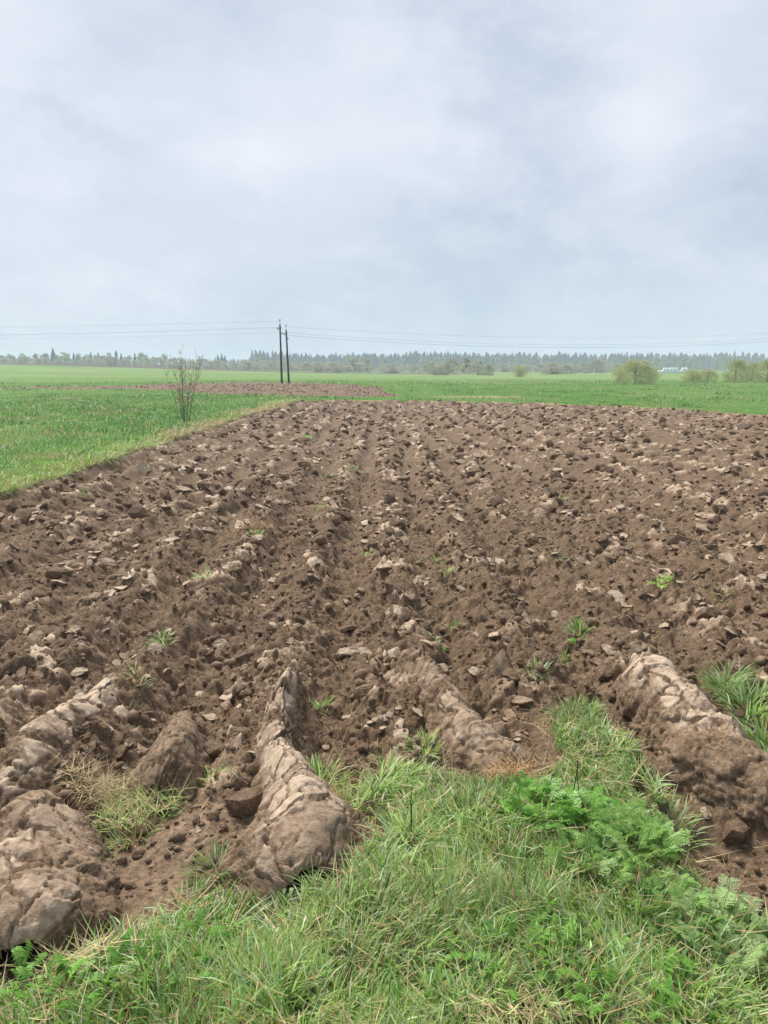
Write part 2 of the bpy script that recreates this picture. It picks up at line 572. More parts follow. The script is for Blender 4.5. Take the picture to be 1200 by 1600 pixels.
def leaf_material(name='grass_blade', rough=0.5, trans=0.35):
    m, t, p, out = new_mat(name)
    at = t.n('ShaderNodeAttribute', attribute_name='tint').outputs['Color']
    t.link(at, p.inputs['Base Color'])
    p.inputs['Roughness'].default_value = rough
    p.inputs['Specular IOR Level'].default_value = 0.35
    tr = t.n('ShaderNodeBsdfTranslucent')
    t.link(at, tr.inputs['Color'])
    mx = t.n('ShaderNodeMixShader')
    mx.inputs[0].default_value = trans
    t.link(p.outputs[0], mx.inputs[1])
    t.link(tr.outputs[0], mx.inputs[2])
    t.link(mx.outputs[0], out.inputs['Surface'])
    return m


M_BLADE = leaf_material('grass_blade', 0.4, 0.5)
M_STRAW = leaf_material('dead_straw', 0.7, 0.2)


def plain_material(name, a, b, scale=8, rough=0.85, bump=0.01, spec=0.3, obj=True):
    m, t, p, out = new_mat(name)
    c = t.n('ShaderNodeTexCoord').outputs['Object']
    n = t.noise(c, scale, 5, 0.65)
    t.link(t.mix(t.ramp(n, 0.3, 0.7), a, b), p.inputs['Base Color'])
    p.inputs['Roughness'].default_value = rough
    p.inputs['Specular IOR Level'].default_value = spec
    if bump:
        bp = t.n('ShaderNodeBump')
        bp.inputs['Distance'].default_value = bump
        t.link(n, bp.inputs['Height'])
        t.link(bp.outputs[0], p.inputs['Normal'])
    return m


M_POLE = plain_material('tarred_pole', (0.022, 0.019, 0.018), (0.055, 0.048, 0.043), 3)
M_PORC = plain_material('porcelain', (0.45, 0.45, 0.43), (0.6, 0.6, 0.58), 20, 0.3)
M_STEEL = plain_material('galvanised_steel', (0.13, 0.13, 0.13), (0.22, 0.22, 0.22), 20, 0.5)
M_WIRE = plain_material('weathered_wire', (0.05, 0.055, 0.06), (0.08, 0.08, 0.085), 4, 0.6, 0)
M_BARK = plain_material('bark', (0.11, 0.085, 0.065), (0.22, 0.18, 0.14), 12, 0.9)
M_TWIG = plain_material('dead_stalk', (0.012, 0.010, 0.009), (0.035, 0.028, 0.024), 60, 0.8, 0.001)
M_WRAP = plain_material('white_bale_wrap', (0.72, 0.73, 0.74), (0.84, 0.84, 0.84), 3, 0.35)
M_WRAPD = plain_material('shaded_bale_end', (0.25, 0.26, 0.27), (0.5, 0.5, 0.5), 3, 0.4)
M_PETAL = plain_material('blossom', (0.75, 0.72, 0.66), (0.85, 0.83, 0.78), 20, 0.6, 0)
M_SPRUCE = plain_material('spruce_needles', (0.014, 0.030, 0.022), (0.036, 0.060, 0.040), 0.5, 0.9, 0)
def crown_material(name, a, b, scale):
    m, t, p, out = new_mat(name)
    c = t.n('ShaderNodeTexCoord').outputs['Object']
    n = t.noise(c, scale, 5, 0.65)
    col_ = t.mix(t.ramp(n, 0.3, 0.7), a, b)
    t.link(col_, p.inputs['Base Color'])
    tr = t.n('ShaderNodeBsdfTranslucent')
    t.link(col_, tr.inputs['Color'])
    mx = t.n('ShaderNodeMixShader')
    mx.inputs[0].default_value = 0.5
    t.link(p.outputs[0], mx.inputs[1]); t.link(tr.outputs[0], mx.inputs[2])
    t.link(mx.outputs[0], out.inputs['Surface'])
    return m


M_BIRCH = crown_material('young_leaves', (0.25, 0.28, 0.12), (0.40, 0.41, 0.20), 0.4)
M_WILLOW = crown_material('willow_leaves', (0.31, 0.345, 0.14), (0.47, 0.49, 0.24), 1.2)
M_BARE = crown_material('budding_twigs', (0.27, 0.27, 0.18), (0.39, 0.38, 0.25), 0.4)

# ------------------------------------------------------------------ the ground: one graded polar sheet
rr_ = [0.35]
while rr_[-1] < 1400:
    r = rr_[-1]
    if r < 1.3: s = 0.06
    elif r < 12: s = 0.0035
    elif r < 46: s = 0.0060
    elif r < 120: s = 0.014
    else: s = 0.035
    rr_.append(r * (1 + s))
rad = np.array(rr_)
AZ = 0.59
fine_a = np.arange(-AZ, AZ + 1e-9, 0.0028)
wing = np.arange(fine_a[-1] + 0.008, 1.05, 0.0085)
coarse = np.linspace(wing[-1], 2 * math.pi - wing[-1], 56)[1:-1]
ang = np.concatenate([-wing[::-1], fine_a, wing, coarse])
nR, nA = len(rad), len(ang)
RA, AA = np.meshgrid(rad, ang, indexing='ij')
GX, GY = RA * np.sin(AA), RA * np.cos(AA)
gz, gsd, gp2, gsm, gbank = height(GX.ravel(), GY.ravel())
GV = np.column_stack([GX.ravel(), GY.ravel(), gz])
idx = np.arange(nR * nA).reshape(nR, nA)
nxt = np.roll(idx, -1, axis=1)
GF = np.stack([idx[:-1], idx[1:], nxt[1:], nxt[:-1]], -1).reshape(-1, 4)[:, ::-1]
fc = np.column_stack([gsd[GF].mean(1), gp2[GF].mean(1)])
zone = np.where(fc[:, 0] > 0, 1, np.where(fc[:, 1] > 0, 2, 0))
gx, gy = GX.ravel(), GY.ravel()
gr = np.sqrt(gx * gx + gy * gy)
crest_strip = sst(gy, 262, 285) * (1 - sst(gy, 330, 340)) * sst(-gx, -55, -20)
dry = np.clip(1.1 * np.exp(-np.maximum(gbank, 0) / 0.55) * (gy > 5), 0, 1) * sst(fbm(gx * 0.5, gy * 0.5, 97, 3), -0.7, 0.3)
dry = np.maximum(dry, 0.6 * np.exp(-((gx - 6.5) / 5) ** 2 - ((gy - 50) / 3) ** 2))
bare = np.maximum(crest_strip, (gr < 6) * 0.48)
bare = np.maximum(bare, np.exp(-np.maximum(gbank, 0) / 0.08) * 0.45)
far_a = sst(gr, 70, 160)


def sub_mesh(name, mask, mat, attrs):
    F = GF[mask]
    u, inv = np.unique(F.ravel(), return_inverse=True)
    me = mesh_np(name, GV[u], inv.reshape(-1, 4), mat, True, {k: v[u] for k, v in attrs.items()})
    return me


field = put('ploughed_field', sub_mesh('ploughed_field', zone == 1, M_SOIL, {'smear': gsm}))
tag(field, kind='structure')
strip2 = put('ploughed_strip', sub_mesh('ploughed_strip', zone == 2, M_SOIL, {'smear': gsm * 0.1}))
tag(strip2, kind='structure')
meadow = put('meadow', sub_mesh('meadow', zone == 0, M_MEADOW, {'bare': bare, 'dry': dry, 'far': far_a}))
tag(meadow, kind='structure')
del GX, GY, RA, AA, GF, GV

# ------------------------------------------------------------------ clods
def ico(sub):
    import bmesh
    bm = bmesh.new()
    bmesh.ops.create_icosphere(bm, subdivisions=sub, radius=1.0)
    V = np.array([v.co[:] for v in bm.verts]); F = np.array([[v.index for v in f.verts] for f in bm.faces])
    bm.free()
    return V, F


ICO = {s: ico(s) for s in (1, 2, 3)}


def n3(V, f, seed):
    return (fbm(V[:, 0] * f + V[:, 2] * 1.7 * f + seed * 3.1, V[:, 1] * f - V[:, 2] * 1.3 * f + seed, seed, 3))


def lump(seed, sub):
    """rounded but angular crumb of earth"""
    rs = np.random.default_rng(seed)
    V, F = ICO[sub]
    V = V.copy()
    for k in range(6):                     # knock flats off it
        n = rs.normal(size=3); n /= np.linalg.norm(n)
        d = V @ n
        c = rs.uniform(0.45, 0.8)
        V -= np.outer(np.maximum(d - c, 0) * 0.9, n)
    V *= (1 + 0.22 * n3(V, 1.6, seed) + 0.10 * n3(V, 4.0, seed + 5))[:, None]
    V *= np.array([1.0, rs.uniform(0.7, 0.95), rs.uniform(0.5, 0.75)])
    return V, F, np.full(len(V), 0.12)


def plate(seed, n=11, rings=2):
    """broken slab of clay: a smeared flat top, ragged torn rim"""
    rs = np.random.default_rng(seed)
    a = np.sort(np.linspace(0, 2 * np.pi, n, endpoint=False) + rs.uniform(-0.2, 0.2, n))
    rad_ = 0.8 + 0.35 * rs.random(n)
    for k in range(rs.integers(3, 6)):     # straight broken sides
        m = rs.uniform(0, 2 * np.pi); c = rs.uniform(0.42, 0.75)
        pr = rad_ * np.cos(a - m)
        rad_ = np.where(pr > c, c / np.maximum(np.cos(a - m), 0.2), rad_)
    asp = rs.uniform(0.55, 0.95)
    P = np.column_stack([np.cos(a) * rad_, np.sin(a) * rad_ * asp])
    th = rs.uniform(0.2, 0.5)
    bend = rs.uniform(-0.2, 0.15)
    prof = [(0.5, th * 0.5 + 0.0), (0.94, th * 0.45), (1.0, th * 0.2), (0.93, -th * 0.5)]
    V = [np.array([[0, 0, th * 0.5]])]
    sm = [[0.95]]
    for q, (k, z) in enumerate(prof):
        Z = z + bend * (P ** 2).sum(1) * k * k + rs.normal(0, 0.02 + 0.02 * (q > 1), n)
        kk = k * (1 + rs.normal(0, 0.03, n) * (q > 0))
        V.append(np.column_stack([P * kk[:, None], Z]))
        sm.append([(0.95, 0.85, 0.1, 0.0)[q]] * n)
    V.append(np.array([[0, 0, -th * 0.6]])); sm.append([0.0])
    V = np.vstack(V); sm = np.concatenate(sm)
    F = []
    for i in range(n):
        j = (i + 1) % n
        F.append([0, 1 + i, 1 + j])
        for q in range(len(prof) - 1):
            a0, b0 = 1 + q * n + i, 1 + q * n + j
            a1, b1 = a0 + n, b0 + n
            F.append([a0, a1, b1]); F.append([a0, b1, b0])
        F.append([1 + (len(prof) - 1) * n + j, 1 + (len(prof) - 1) * n + i, len(V) - 1][::-1])
    return V, np.array(F)[:, :], sm


PL = [plate(100 + k, 11 if k < 10 else 8) for k in range(18)]
LU1 = [lump(200 + k, 1) for k in range(12)]
LUN = [lump(260 + k, 2) for k in range(12)]
LU2 = [lump(230 + k, 3) for k in range(8)]


def rot_mats(yaw, tx, ty):
    c, s = np.cos(yaw), np.sin(yaw)
    Z = np.zeros((len(yaw), 3, 3)); Z[:, 0, 0] = c; Z[:, 0, 1] = -s; Z[:, 1, 0] = s; Z[:, 1, 1] = c; Z[:, 2, 2] = 1
    c, s = np.cos(tx), np.sin(tx)
    X = np.zeros_like(Z); X[:, 0, 0] = 1; X[:, 1, 1] = c; X[:, 1, 2] = -s; X[:, 2, 1] = s; X[:, 2, 2] = c
    c, s = np.cos(ty), np.sin(ty)
    Y = np.zeros_like(Z); Y[:, 1, 1] = 1; Y[:, 0, 0] = c; Y[:, 0, 2] = s; Y[:, 2, 0] = -s; Y[:, 2, 2] = c
    return Y @ X @ Z


def scatter_mesh(name, templates, tid, pos, Rm, scl, mat, smooth, smk):
    Vs, Fs, Ss, off = [], [], [], 0
    for k, (V, F, S) in enumerate(templates):
        m = np.where(tid == k)[0]
        if not len(m): continue
        W = np.einsum('nij,vj->nvi', Rm[m], V) * scl[m, None, None] + pos[m, None, :]
        n, v = W.shape[:2]
        Fs.append((F[None] + (np.arange(n) * v)[:, None, None] + off).reshape(-1, 3))
        Vs.append(W.reshape(-1, 3)); Ss.append((S[None] * smk[m, None]).ravel())
        off += n * v
    return mesh_np(name, np.vstack(Vs), np.vstack(Fs), mat, smooth, {'smear': np.concatenate(Ss)})


def field_points(n, r0, r1, power, az=0.60, inset=0.12):
    """points of the ploughed field, density falling with distance"""
    u = rng.random(n)
    r = (r0 ** power + u * (r1 ** power - r0 ** power)) ** (1 / power)
    a = rng.uniform(-az, az, n)
    x, y = r * np.sin(a), r * np.cos(a)
    z, sd, p2, sm, bk = height(x, y)
    ok = sd > inset
    return x[ok], y[ok], z[ok], sd[ok], r[ok]


def windrow(x, y):
    """clods lie thickest on the crests of the furrows and in patches"""
    wx = x + 0.10 * fbm(x * 0.5, y * 0.35, 3, 3)
    return 0.5 + 0.5 * np.sin(2 * np.pi * (wx + 0.12) / 0.74), fbm(x * 0.8, y * 0.5, 19, 3)


all_px = []
# far and near loose clods (joined: far more than can be told apart)
x, y, z, sd, r = field_points(24000, 2.5, 46, 0.75)
wr, pt = windrow(x, y)
keep = rng.random(len(x)) < (0.15 + 0.85 * wr) * sst(pt, -0.9, 0.35)
x, y, z, r = x[keep], y[keep], z[keep], r[keep]
n = len(x)
base_s = 0.013 + 0.0026 * np.minimum(r, 26)
size = base_s * np.exp(rng.normal(-0.12, 0.65, n))
size = np.clip(size, 0.009, 0.15)
pos = np.column_stack([x, y, z + size * 0.10])
Rm = rot_mats(rng.uniform(0, 6.28, n), rng.normal(0.25, 0.38, n), rng.normal(0.12, 0.38, n))
isl = rng.random(n) < 0.5
TT = PL + LU1 + LUN
tid = np.where(isl, len(PL) + rng.integers(0, 12, n) + np.where(r < 6.0, 12, 0), rng.integers(0, len(PL), n))
me = scatter_mesh('loose_clods', TT, tid, pos, Rm, size, M_SOIL, False, np.where(isl, 0.6, 0.95) * rng.random(n) ** 1.3 * (0.5 + 0.7 * wr[keep]))
o = put('loose_clods', me, field); tag(o, kind='stuff')
NCLOD1 = n

x, y, z, sd, r = field_points(7500, 2.3, 13, 0.45)
n = len(x)
size = (0.008 + 0.0016 * np.minimum(r, 16)) * np.exp(rng.normal(0, 0.5, n))
size = np.clip(size, 0.006, 0.06)
pos = np.column_stack([x, y, z + size * 0.25])
Rm = rot_mats(rng.uniform(0, 6.28, n), rng.normal(0, 0.5, n), rng.normal(0, 0.5, n))
me = scatter_mesh('crumbs', LU1, rng.integers(0, len(LU1), n), pos, Rm, size, M_SOIL, True, rng.random(n) * 4)
o = put('earth_crumbs', me, field); tag(o, kind='stuff')

# chopped straw and root fibres lying over the near soil: see fallen_straw below
x, y, z, sd, r = field_points(9000, 2.3, 30, 0.75, 1.0)
k_ = np.abs(np.arctan2(x, y)) > 0.585
x, y, z, r = x[k_], y[k_], z[k_], r[k_]; n = len(x)
size = np.clip((0.016 + 0.0026 * r) * np.exp(rng.normal(0, 0.6, n)), 0.01, 0.14)
me = scatter_mesh('loose_clods', PL + LU1, rng.integers(0, len(PL) + 12, n), np.column_stack([x, y, z + size * 0.1]),
                  rot_mats(rng.uniform(0, 6.28, n), rng.normal(0.2, 0.4, n), rng.normal(0, 0.4, n)), size, M_SOIL, False, rng.random(n) ** 1.3)
o = put('loose_clods', me, field); tag(o, kind='stuff')

# runs of flaky slabs leaning on one another like shingles, along the furrow crests
x, y, z, sd, r = field_points(1500, 2.7, 40, 0.7)
wr, pt = windrow(x, y)
k_ = rng.random(len(x)) < 0.25 + 0.75 * wr ** 2
x, y, r = x[k_][:560], y[k_][:560], r[k_][:560]
X_, Y_, S_, A_, T_, U_ = [], [], [], [], [], []
for i in range(len(x)):
    m_ = rng.integers(3, 9); s0 = np.clip((0.022 + 0.0030 * r[i]) * math.exp(rng.normal(0, 0.35)), 0.015, 0.12)
    dr_ = math.pi / 2 + rng.normal(0, 0.5); yw = rng.uniform(0, 6.28); lean_ = rng.uniform(0.15, 0.7); u_ = rng.uniform(0.35, 1.1)
    for j in range(m_):
        X_.append(x[i] + math.cos(dr_) * j * s0 * 0.85 + rng.normal(0, 0.25 * s0)); Y_.append(y[i] + math.sin(dr_) * j * s0 * 0.85)
        S_.append(s0 * rng.uniform(0.6, 1.2)); A_.append(yw + rng.normal(0, 0.5)); T_.append(lean_ + rng.normal(0, 0.12)); U_.append(u_ * rng.uniform(0.7, 1.15))
X_, Y_, S_ = np.array(X_), np.array(Y_), np.array(S_)
Z_, sd_s, _, _, _ = height(X_, Y_)
k_ = sd_s > 0.05
n = int(k_.sum())
me = scatter_mesh('flaky_slabs', PL, rng.integers(0, len(PL), n), np.column_stack([X_, Y_, Z_ + S_ * 0.10])[k_],
                  rot_mats(np.array(A_)[k_], np.array(T_)[k_], rng.normal(0, 0.12, n)), S_[k_], M_SOIL, False, np.array(U_)[k_])
o = put('flaky_slabs', me, field); tag(o, kind='stuff')

# the 300 largest clods as pieces of their own
PLM = [mesh_np('clod', V, F, M_SOIL, False, {'smear': S}) for V, F, S in PL]
PLM2 = []
for k in range(10):                       # finer slabs for the close ones
    V, F, S = plate(400 + k, 19)
    V[:, 2] += 0.07 * fbm(V[:, 0] * 3, V[:, 1] * 3, k, 3)
    S = S * 0.8
    PLM2.append(mesh_np('clod', V, F, M_SOIL, False, {'smear': S}))
LUM2 = [mesh_np('clod', V, F, M_SOIL, True, {'smear': S * 2}) for V, F, S in LU2]
big_clods = []
# slabs that stand out in the photograph
for px, py, w_, tx, ty, yaw in (
        (560, 985, 40, 0.5, 0.2, 0.3), (548, 948, 22, -0.5, 0.2, 0.5), (620, 935, 22, 0.4, -0.1, 0.2), (770, 850, 30, 0.15, 0.1, 0.0),
        (785, 872, 16, 0.2, 0, 1.0), (830, 842, 17, 0.3, 0.1, 1.3), (715, 1105, 18, 0.3, 0.1, .3), (960, 905, 26, 0.3, 0.3, -0.5),
        (985, 915, 14, 0.1, 0.2, 0.9), (1145, 850, 30, 0.5, -0.1, 0.2), (1175, 852, 22, 0.5, 0.3, 1.4), (1110, 832, 24, -0.4, 0, 0.0),
        (1050, 970, 20, 0.3, 0.2, 0.1), (400, 835, 14, 0.3, 0, 0), (436, 862, 16, 0.4, 0.1, 0.8), (610, 930, 14, 0.6, -0.3, 0.1),
        (165, 855, 22, 0.4, 0.5, 0.2), (200, 835, 14, 0.3, 0.3, 0.9), (292, 762, 14, 0.3, 0.1, 0.2), (365, 780, 16, 0.2, 0.4, 0.5),
        (325, 808, 15, 0.4, 0.2, 0.1), (258, 785, 12, 0.3, 0.2, 0.8), (345, 972, 18, 0.5, 0.1, 0.9), (140, 1070, 20, 0.3, 0.1, 0.4),
        (310, 1038, 18, 0.5, 0.1, 1.2), (55, 1015, 22, 0.4, 0.2, 0.3), (115, 1012, 20, 0.3, -0.2, 1.0), (240, 1010, 18, 0.5, 0.3, 0.2),
        (430, 875, 14, 0.4, 0, 0.1), (540, 900, 12, 0.3, 0, 0.9), (490, 890, 13, 0.5, 0.4, 0.3), (1055, 765, 14, 0.5, 0, 0.1),
        (1170, 745, 15, 0.3, 0, 0.8), (720, 900, 16, 0.4, 0.1, 0.2), (755, 915, 15, 0.3, 0.1, 1.4), (1160, 965, 18, 0.3, 0.4, 0.2),
        (1140, 985, 18, 0.2, 0.3, 0.8), (870, 930, 15, 0.5, 0.2, 0.1), (840, 935, 14, 0.4, 0.2, 0.7), (950, 1000, 20, 0.4, 0.1, 0.3),
        (550, 1075, 20, 0.3, 0.2, 0.4), (330, 1095, 20, 0.4, 0.3, 0.6), (1010, 960, 15, 0.3, 0.1, 0.2), (690, 1010, 15, 0.4, 0.3, 0.1),
        (715, 790, 12, .4, .1, .2), (640, 770, 12, .3, .2, .5), (468, 800, 12, .4, .1, .2), (590, 700, 9, .4, .1, .2), (455, 690, 8, .4, .1, .2)):
    xx, yy = ground_at(px, py, 0.0)
    d = math.hypot(xx, yy)
    big_clods.append((xx, yy, 0.85 * w_ / 1155.0 * math.hypot(d, CAM_H), tx + random.uniform(-.15, .25), ty, yaw, True))
x, y, z, sd, r = field_points(2600, 2.9, 17, 1.2, 0.54)
wr, pt = windrow(x, y)
sel = np.argsort(-(rng.random(len(x)) + 0.5 * wr))[:800]
sc_ = np.clip((0.034 + 0.0030 * r) * np.exp(rng.normal(0, 0.35, len(x))), 0.02, 0.13)
sel = sel[np.argsort(-(sc_ / r)[sel])][:300 - len(big_clods)]
for i in sel:
    big_clods.append((x[i], y[i], sc_[i] * 0.8, rng.normal(0.25, 0.3), rng.normal(0.1, 0.3), rng.uniform(0, 6.28), rng.random() < 0.5))
bx = np.array([b[0] for b in big_clods]); by = np.array([b[1] for b in big_clods])
bz, bsd, _, _, _ = height(bx, by)
for k, (xx, yy, s, tx, ty, yaw, isplate) in enumerate(big_clods):
    if bsd[k] < 0.02: continue
    me = PLM2[k % 10] if isplate else LUM2[k % 8]
    zz = bz[k] + s * (0.12 if isplate else 0.15)
    o = put('clod', me, field, (xx, yy, zz), (tx, ty, yaw), (s, s * random.uniform(0.8, 1.2), s * random.uniform(0.8, 1.3)))

# clods of the second ploughed strip by the poles
n = 3600
x = rng.uniform(-42, 6, n); y = rng.uniform(44, 84, n)
p = patch2_sd(x, y); k_ = p > 0.1
x, y = x[k_], y[k_]; n = len(x)
z = height(x, y)[0]
size = rng.uniform(0.04, 0.10, n)
me = scatter_mesh('strip_clods', LU1 + PL, rng.integers(0, len(LU1), n), np.column_stack([x, y, z + size * 0.3]),
                  rot_mats(rng.uniform(0, 6.28, n), rng.normal(0, 0.5, n), rng.normal(0, 0.5, n)), size, M_SOIL, False, rng.random(n) * 1.2)
o = put('loose_clods', me, strip2); tag(o, kind='stuff')

# ------------------------------------------------------------------ large turned furrow slices
def slice_mesh(name, spine, seed, res=0.0078, crack=0.075, rough=1.0, pale=1.0, rnd=0.6):
    """spine: (px, py, z, half width m, crown height m); a long overturned slab, cracked and torn"""
    P = np.array([ground_at(a, b, 0.04) + (0.0,) for a, b, z, _, _ in spine])
    W = np.array([s[3] for s in spine]); H = np.array([s[4] for s in spine])
    L = np.concatenate([[0], np.cumsum(np.linalg.norm(np.diff(P, axis=0), axis=1))])
    tot = L[-1]
    nu = int(tot / res) + 1
    s = np.linspace(0, tot, nu)

    def cubic(arr):
        # smooth interpolation along the spine
        out = np.interp(s, L, arr)
        k = max(3, nu // 9) | 1
        pad = np.pad(out, k // 2, mode='reflect', reflect_type='odd')
        return np.convolve(pad, np.ones(k) / k, 'valid')
    C = np.column_stack([cubic(P[:, i]) for i in range(3)])
    w_, h_ = cubic(W), cubic(H)
    # rounded, torn ends
    end = np.minimum(1, np.sqrt(np.clip(1 - (1 - np.clip(s / (w_ * 0.8), 0, 1)) ** 2, 0, 1)) * 0.98 + 0.02)
    end2 = np.minimum(1, np.sqrt(np.clip(1 - (1 - np.clip((tot - s) / (w_ * 0.8), 0, 1)) ** 2, 0, 1)) * 0.98 + 0.02)
    en = end * end2
    T = np.gradient(C, axis=0); T[:, 2] = 0; T /= np.linalg.norm(T, axis=1)[:, None]
    S = np.column_stack([T[:, 1], -T[:, 0], np.zeros(nu)])
    nv = int((w_.max() * 3.2) / res)
    v = np.linspace(-1, 1, nv)
    v = 0.45 * v + 0.55 * np.sin(v * np.pi / 2)
    vv, uu = np.meshgrid(v, s)
    th = vv * R(96)
    wv = (w_ * (0.45 + 0.55 * en))[:, None]; hv = (h_ * (0.12 + 0.88 * en))[:, None]
    p0 = (1 - np.abs(v) ** (1.5 + 0.9 * rnd)) ** (1.25 - 0.6 * rnd)
    al = np.concatenate([[0], np.cumsum(np.hypot(np.diff(v) * w_.mean(), np.diff(p0) * (h_.mean() + 0.08)))])
    arc = np.broadcast_to((al - al[-1] / 2)[None, :], vv.shape)
    su, sv = uu + seed * 1.7, arc + seed * 2.3
    # irregular outline
    wob = 1 + 0.16 * fbm(su * 4, sv * 2 + 3, seed, 3) + 0.07 * fbm(su * 14, sv * 14, seed + 2, 2)
    skew = 0.22 * np.sin(uu * 5 + seed) + (0.28 if seed == 8 else 0.0)
    av = np.abs(vv + skew * (1 - vv ** 2))
    lat = vv * wv * wob * (1.22 - 0.12 * rnd)
    prof = (1 - av ** (1.5 + 0.9 * rnd)) ** (1.25 - 0.6 * rnd)
    # long profile: humps and dips, shear steps
    hump = 1 + 0.22 * fbm(su * 4.5, su * 0 + 3.3, seed + 51, 3)
    X = C[:, None, :] + S[:, None, :] * lat[..., None]
    X[..., 2] = -0.125 + (hv + 0.125) * prof * hump
    # normals for displacement
    N = S[:, None, :] * np.sin(th)[..., None] * 0.8
    N = N + np.array([0, 0, 1.0]) * np.cos(th)[..., None]
    # cracks and plates
    wu = su + 0.03 * fbm(su * 12, sv * 12, seed + 7, 3); wv2 = sv + 0.03 * fbm(su * 12 + 5, sv * 12, seed + 8, 3)
    f1, f2, dx, dy, a, b, c = worley(wu / crack * 0.8, wv2 / crack, seed + 11)
    e = f2 - f1
    top = sst(prof + 0.30 * fbm(su * 5, sv * 5, seed + 3, 3), 0.30, 0.70)
    k1 = worley(wu * 0.8 / 0.15 + 0.15 * fbm(su * 20, sv * 20, seed + 9, 2), wv2 / 0.13, seed + 12)
    e1 = k1[1] - k1[0]
    on = sst(vn(su * 9, sv * 9, seed + 31), -0.35, 0.35)
    D = -0.016 * (1 - sst(e, 0.01, 0.09)) * top * on - 0.022 * (1 - sst(e1, 0.0, 0.055)) * top
    D += top * (0.007 * (a - 0.5) + 0.008 * (dx * np.cos(b * 6.28) + dy * np.sin(b * 6.28)))
    D += top * 0.015 * (k1[4] - 0.5) + top * 0.016 * (k1[2] * np.cos(k1[5] * 6.28) + k1[3] * np.sin(k1[5] * 6.28))
    g1, g2, gx_, gy_, ga, gb, gc = worley(wu / 0.030, wv2 / 0.030, seed + 17)
    crumb = 0.018 * (ga - 0.5) - 0.014 * (1 - sst(g2 - g1, 0, 0.25)) + 0.012 * fbm(su * 30, sv * 30, seed + 19, 3)
    loose = sst(fbm(su * 6, sv * 6, seed + 43, 3), 0.12, 0.4)        # patches where the smeared skin has crumbled off
    D += (1 - top) * crumb * 1.1 + top * 0.004 * fbm(su * 40, sv * 40, seed + 23, 3) + top * crumb * (0.08 + 0.8 * loose)
    # long shear steps along the flank
    st = np.floor((arc + 0.03 * fbm(su * 3, sv * 3, seed + 29, 3)) / 0.05)
    D += 0.010 * (h2(st, np.floor(su / 0.23 + 0.5 * vn(sv * 8, su * 2, 3)), seed) - 0.5)
    D += 0.030 * fbm(su * 4, sv * 4, seed + 37, 3)
    sm = top * sst(e1, 0.01, 0.05) * (1 - 0.5 * (1 - sst(e, 0.0, 0.05)) * on) * (0.60 + 0.35 * a + 0.25 * k1[4]) * (1 - 0.75 * loose) * pale
    sm = np.maximum(sm * 0.86, (0.34 + 0.14 * fbm(su * 9, sv * 9, seed + 61, 3)) * (1 - 0.8 * loose))
    X += N * (D * rough)[..., None]
    V = X.reshape(-1, 3)
    I = np.arange(nu * nv).reshape(nu, nv)
    F = np.stack([I[:-1, :-1], I[1:, :-1], I[1:, 1:], I[:-1, 1:]], -1).reshape(-1, 4)
    return mesh_np(name, V, F, M_SOIL, True, {'smear': sm.ravel()})


RND = {3: 0.7, 5: 0.45, 8: 0.15, 12: 0.3, 15: 0.9, 19: 1.0, 23: 0.3}
for sp, sd_, lab, pale in SLICES:
    o = put('furrow_slice', slice_mesh('furrow_slice', sp, sd_, pale=pale, rnd=RND[sd_]))
    tag(o, lab, 'furrow slice', 'large turned furrow slices in the foreground')

# ------------------------------------------------------------------ grass blades
def blades(pos, length, width, yaw, lean, curl, tint, segs=3, tipdark=None, flat=0.0):
    """ribbon blades rooted at pos; lean = angle from upright at the root, curl = extra angle to the tip"""
    n = len(pos)
    k = segs + 1
    t = np.linspace(0, 1, k)
    angs = lean[:, None] + curl[:, None] * t[None, :]
    step = length[:, None] / segs
    dxy = np.sin(angs) * step; dz = np.cos(angs) * step
    hx = np.concatenate([np.zeros((n, 1)), np.cumsum(dxy[:, 1:], 1)], 1)
    hz = np.concatenate([np.zeros((n, 1)), np.cumsum(dz[:, 1:], 1)], 1)
    dirx, diry = np.cos(yaw)[:, None], np.sin(yaw)[:, None]
    cx = pos[:, 0:1] + dirx * hx; cy = pos[:, 1:2] + diry * hx; cz = pos[:, 2:3] + hz
    # ribbons twist a little about their own axis
    tw = yaw + np.pi / 2 + rng.normal(0, 0.5, n)
    sx, sy = np.cos(tw)[:, None], np.sin(tw)[:, None]
    wprof = (1 - t ** 1.8) * 0.5 + 0.02
    wprof[0] *= 0.7
    wd = width[:, None] * wprof[None, :]
    Lf = np.stack([cx - sx * wd, cy - sy * wd, cz], -1)
    Rt = np.stack([cx + sx * wd, cy + sy * wd, cz], -1)
    V = np.stack([Lf[:, :-1], Rt[:, :-1]], 2).reshape(n, -1, 3)      # (n, 2*segs, 3)
    tip = np.stack([cx[:, -1], cy[:, -1], cz[:, -1]], -1)[:, None]
    V = np.concatenate([V, tip], 1)
    nv = 2 * segs + 1
    q = []
    for i in range(segs - 1):
        q.append([2 * i, 2 * i + 1, 2 * i + 3, 2 * i + 2])
    q = np.array(q).reshape(-1, 4)
    tr = np.array([[2 * segs - 2, 2 * segs - 1, 2 * segs]])
    off = (np.arange(n) * nv)[:, None, None]
    C = np.repeat(tint[:, None, :], nv, 1)
    return V.reshape(-1, 3), (q[None] + off).reshape(-1, 4), (tr[None] + off).reshape(-1, 3), C.reshape(-1, 3)


def blade_mesh(name, parts, mat):
    Vs, Q, T, C, off = [], [], [], [], 0
    for V, q, t, c in parts:
        Vs.append(V); Q.append(q + off); T.append(t + off); C.append(c); off += len(V)
    return mesh_np(name, np.vstack(Vs), [np.vstack(Q), np.vstack(T)], mat, True, None, np.vstack(C))


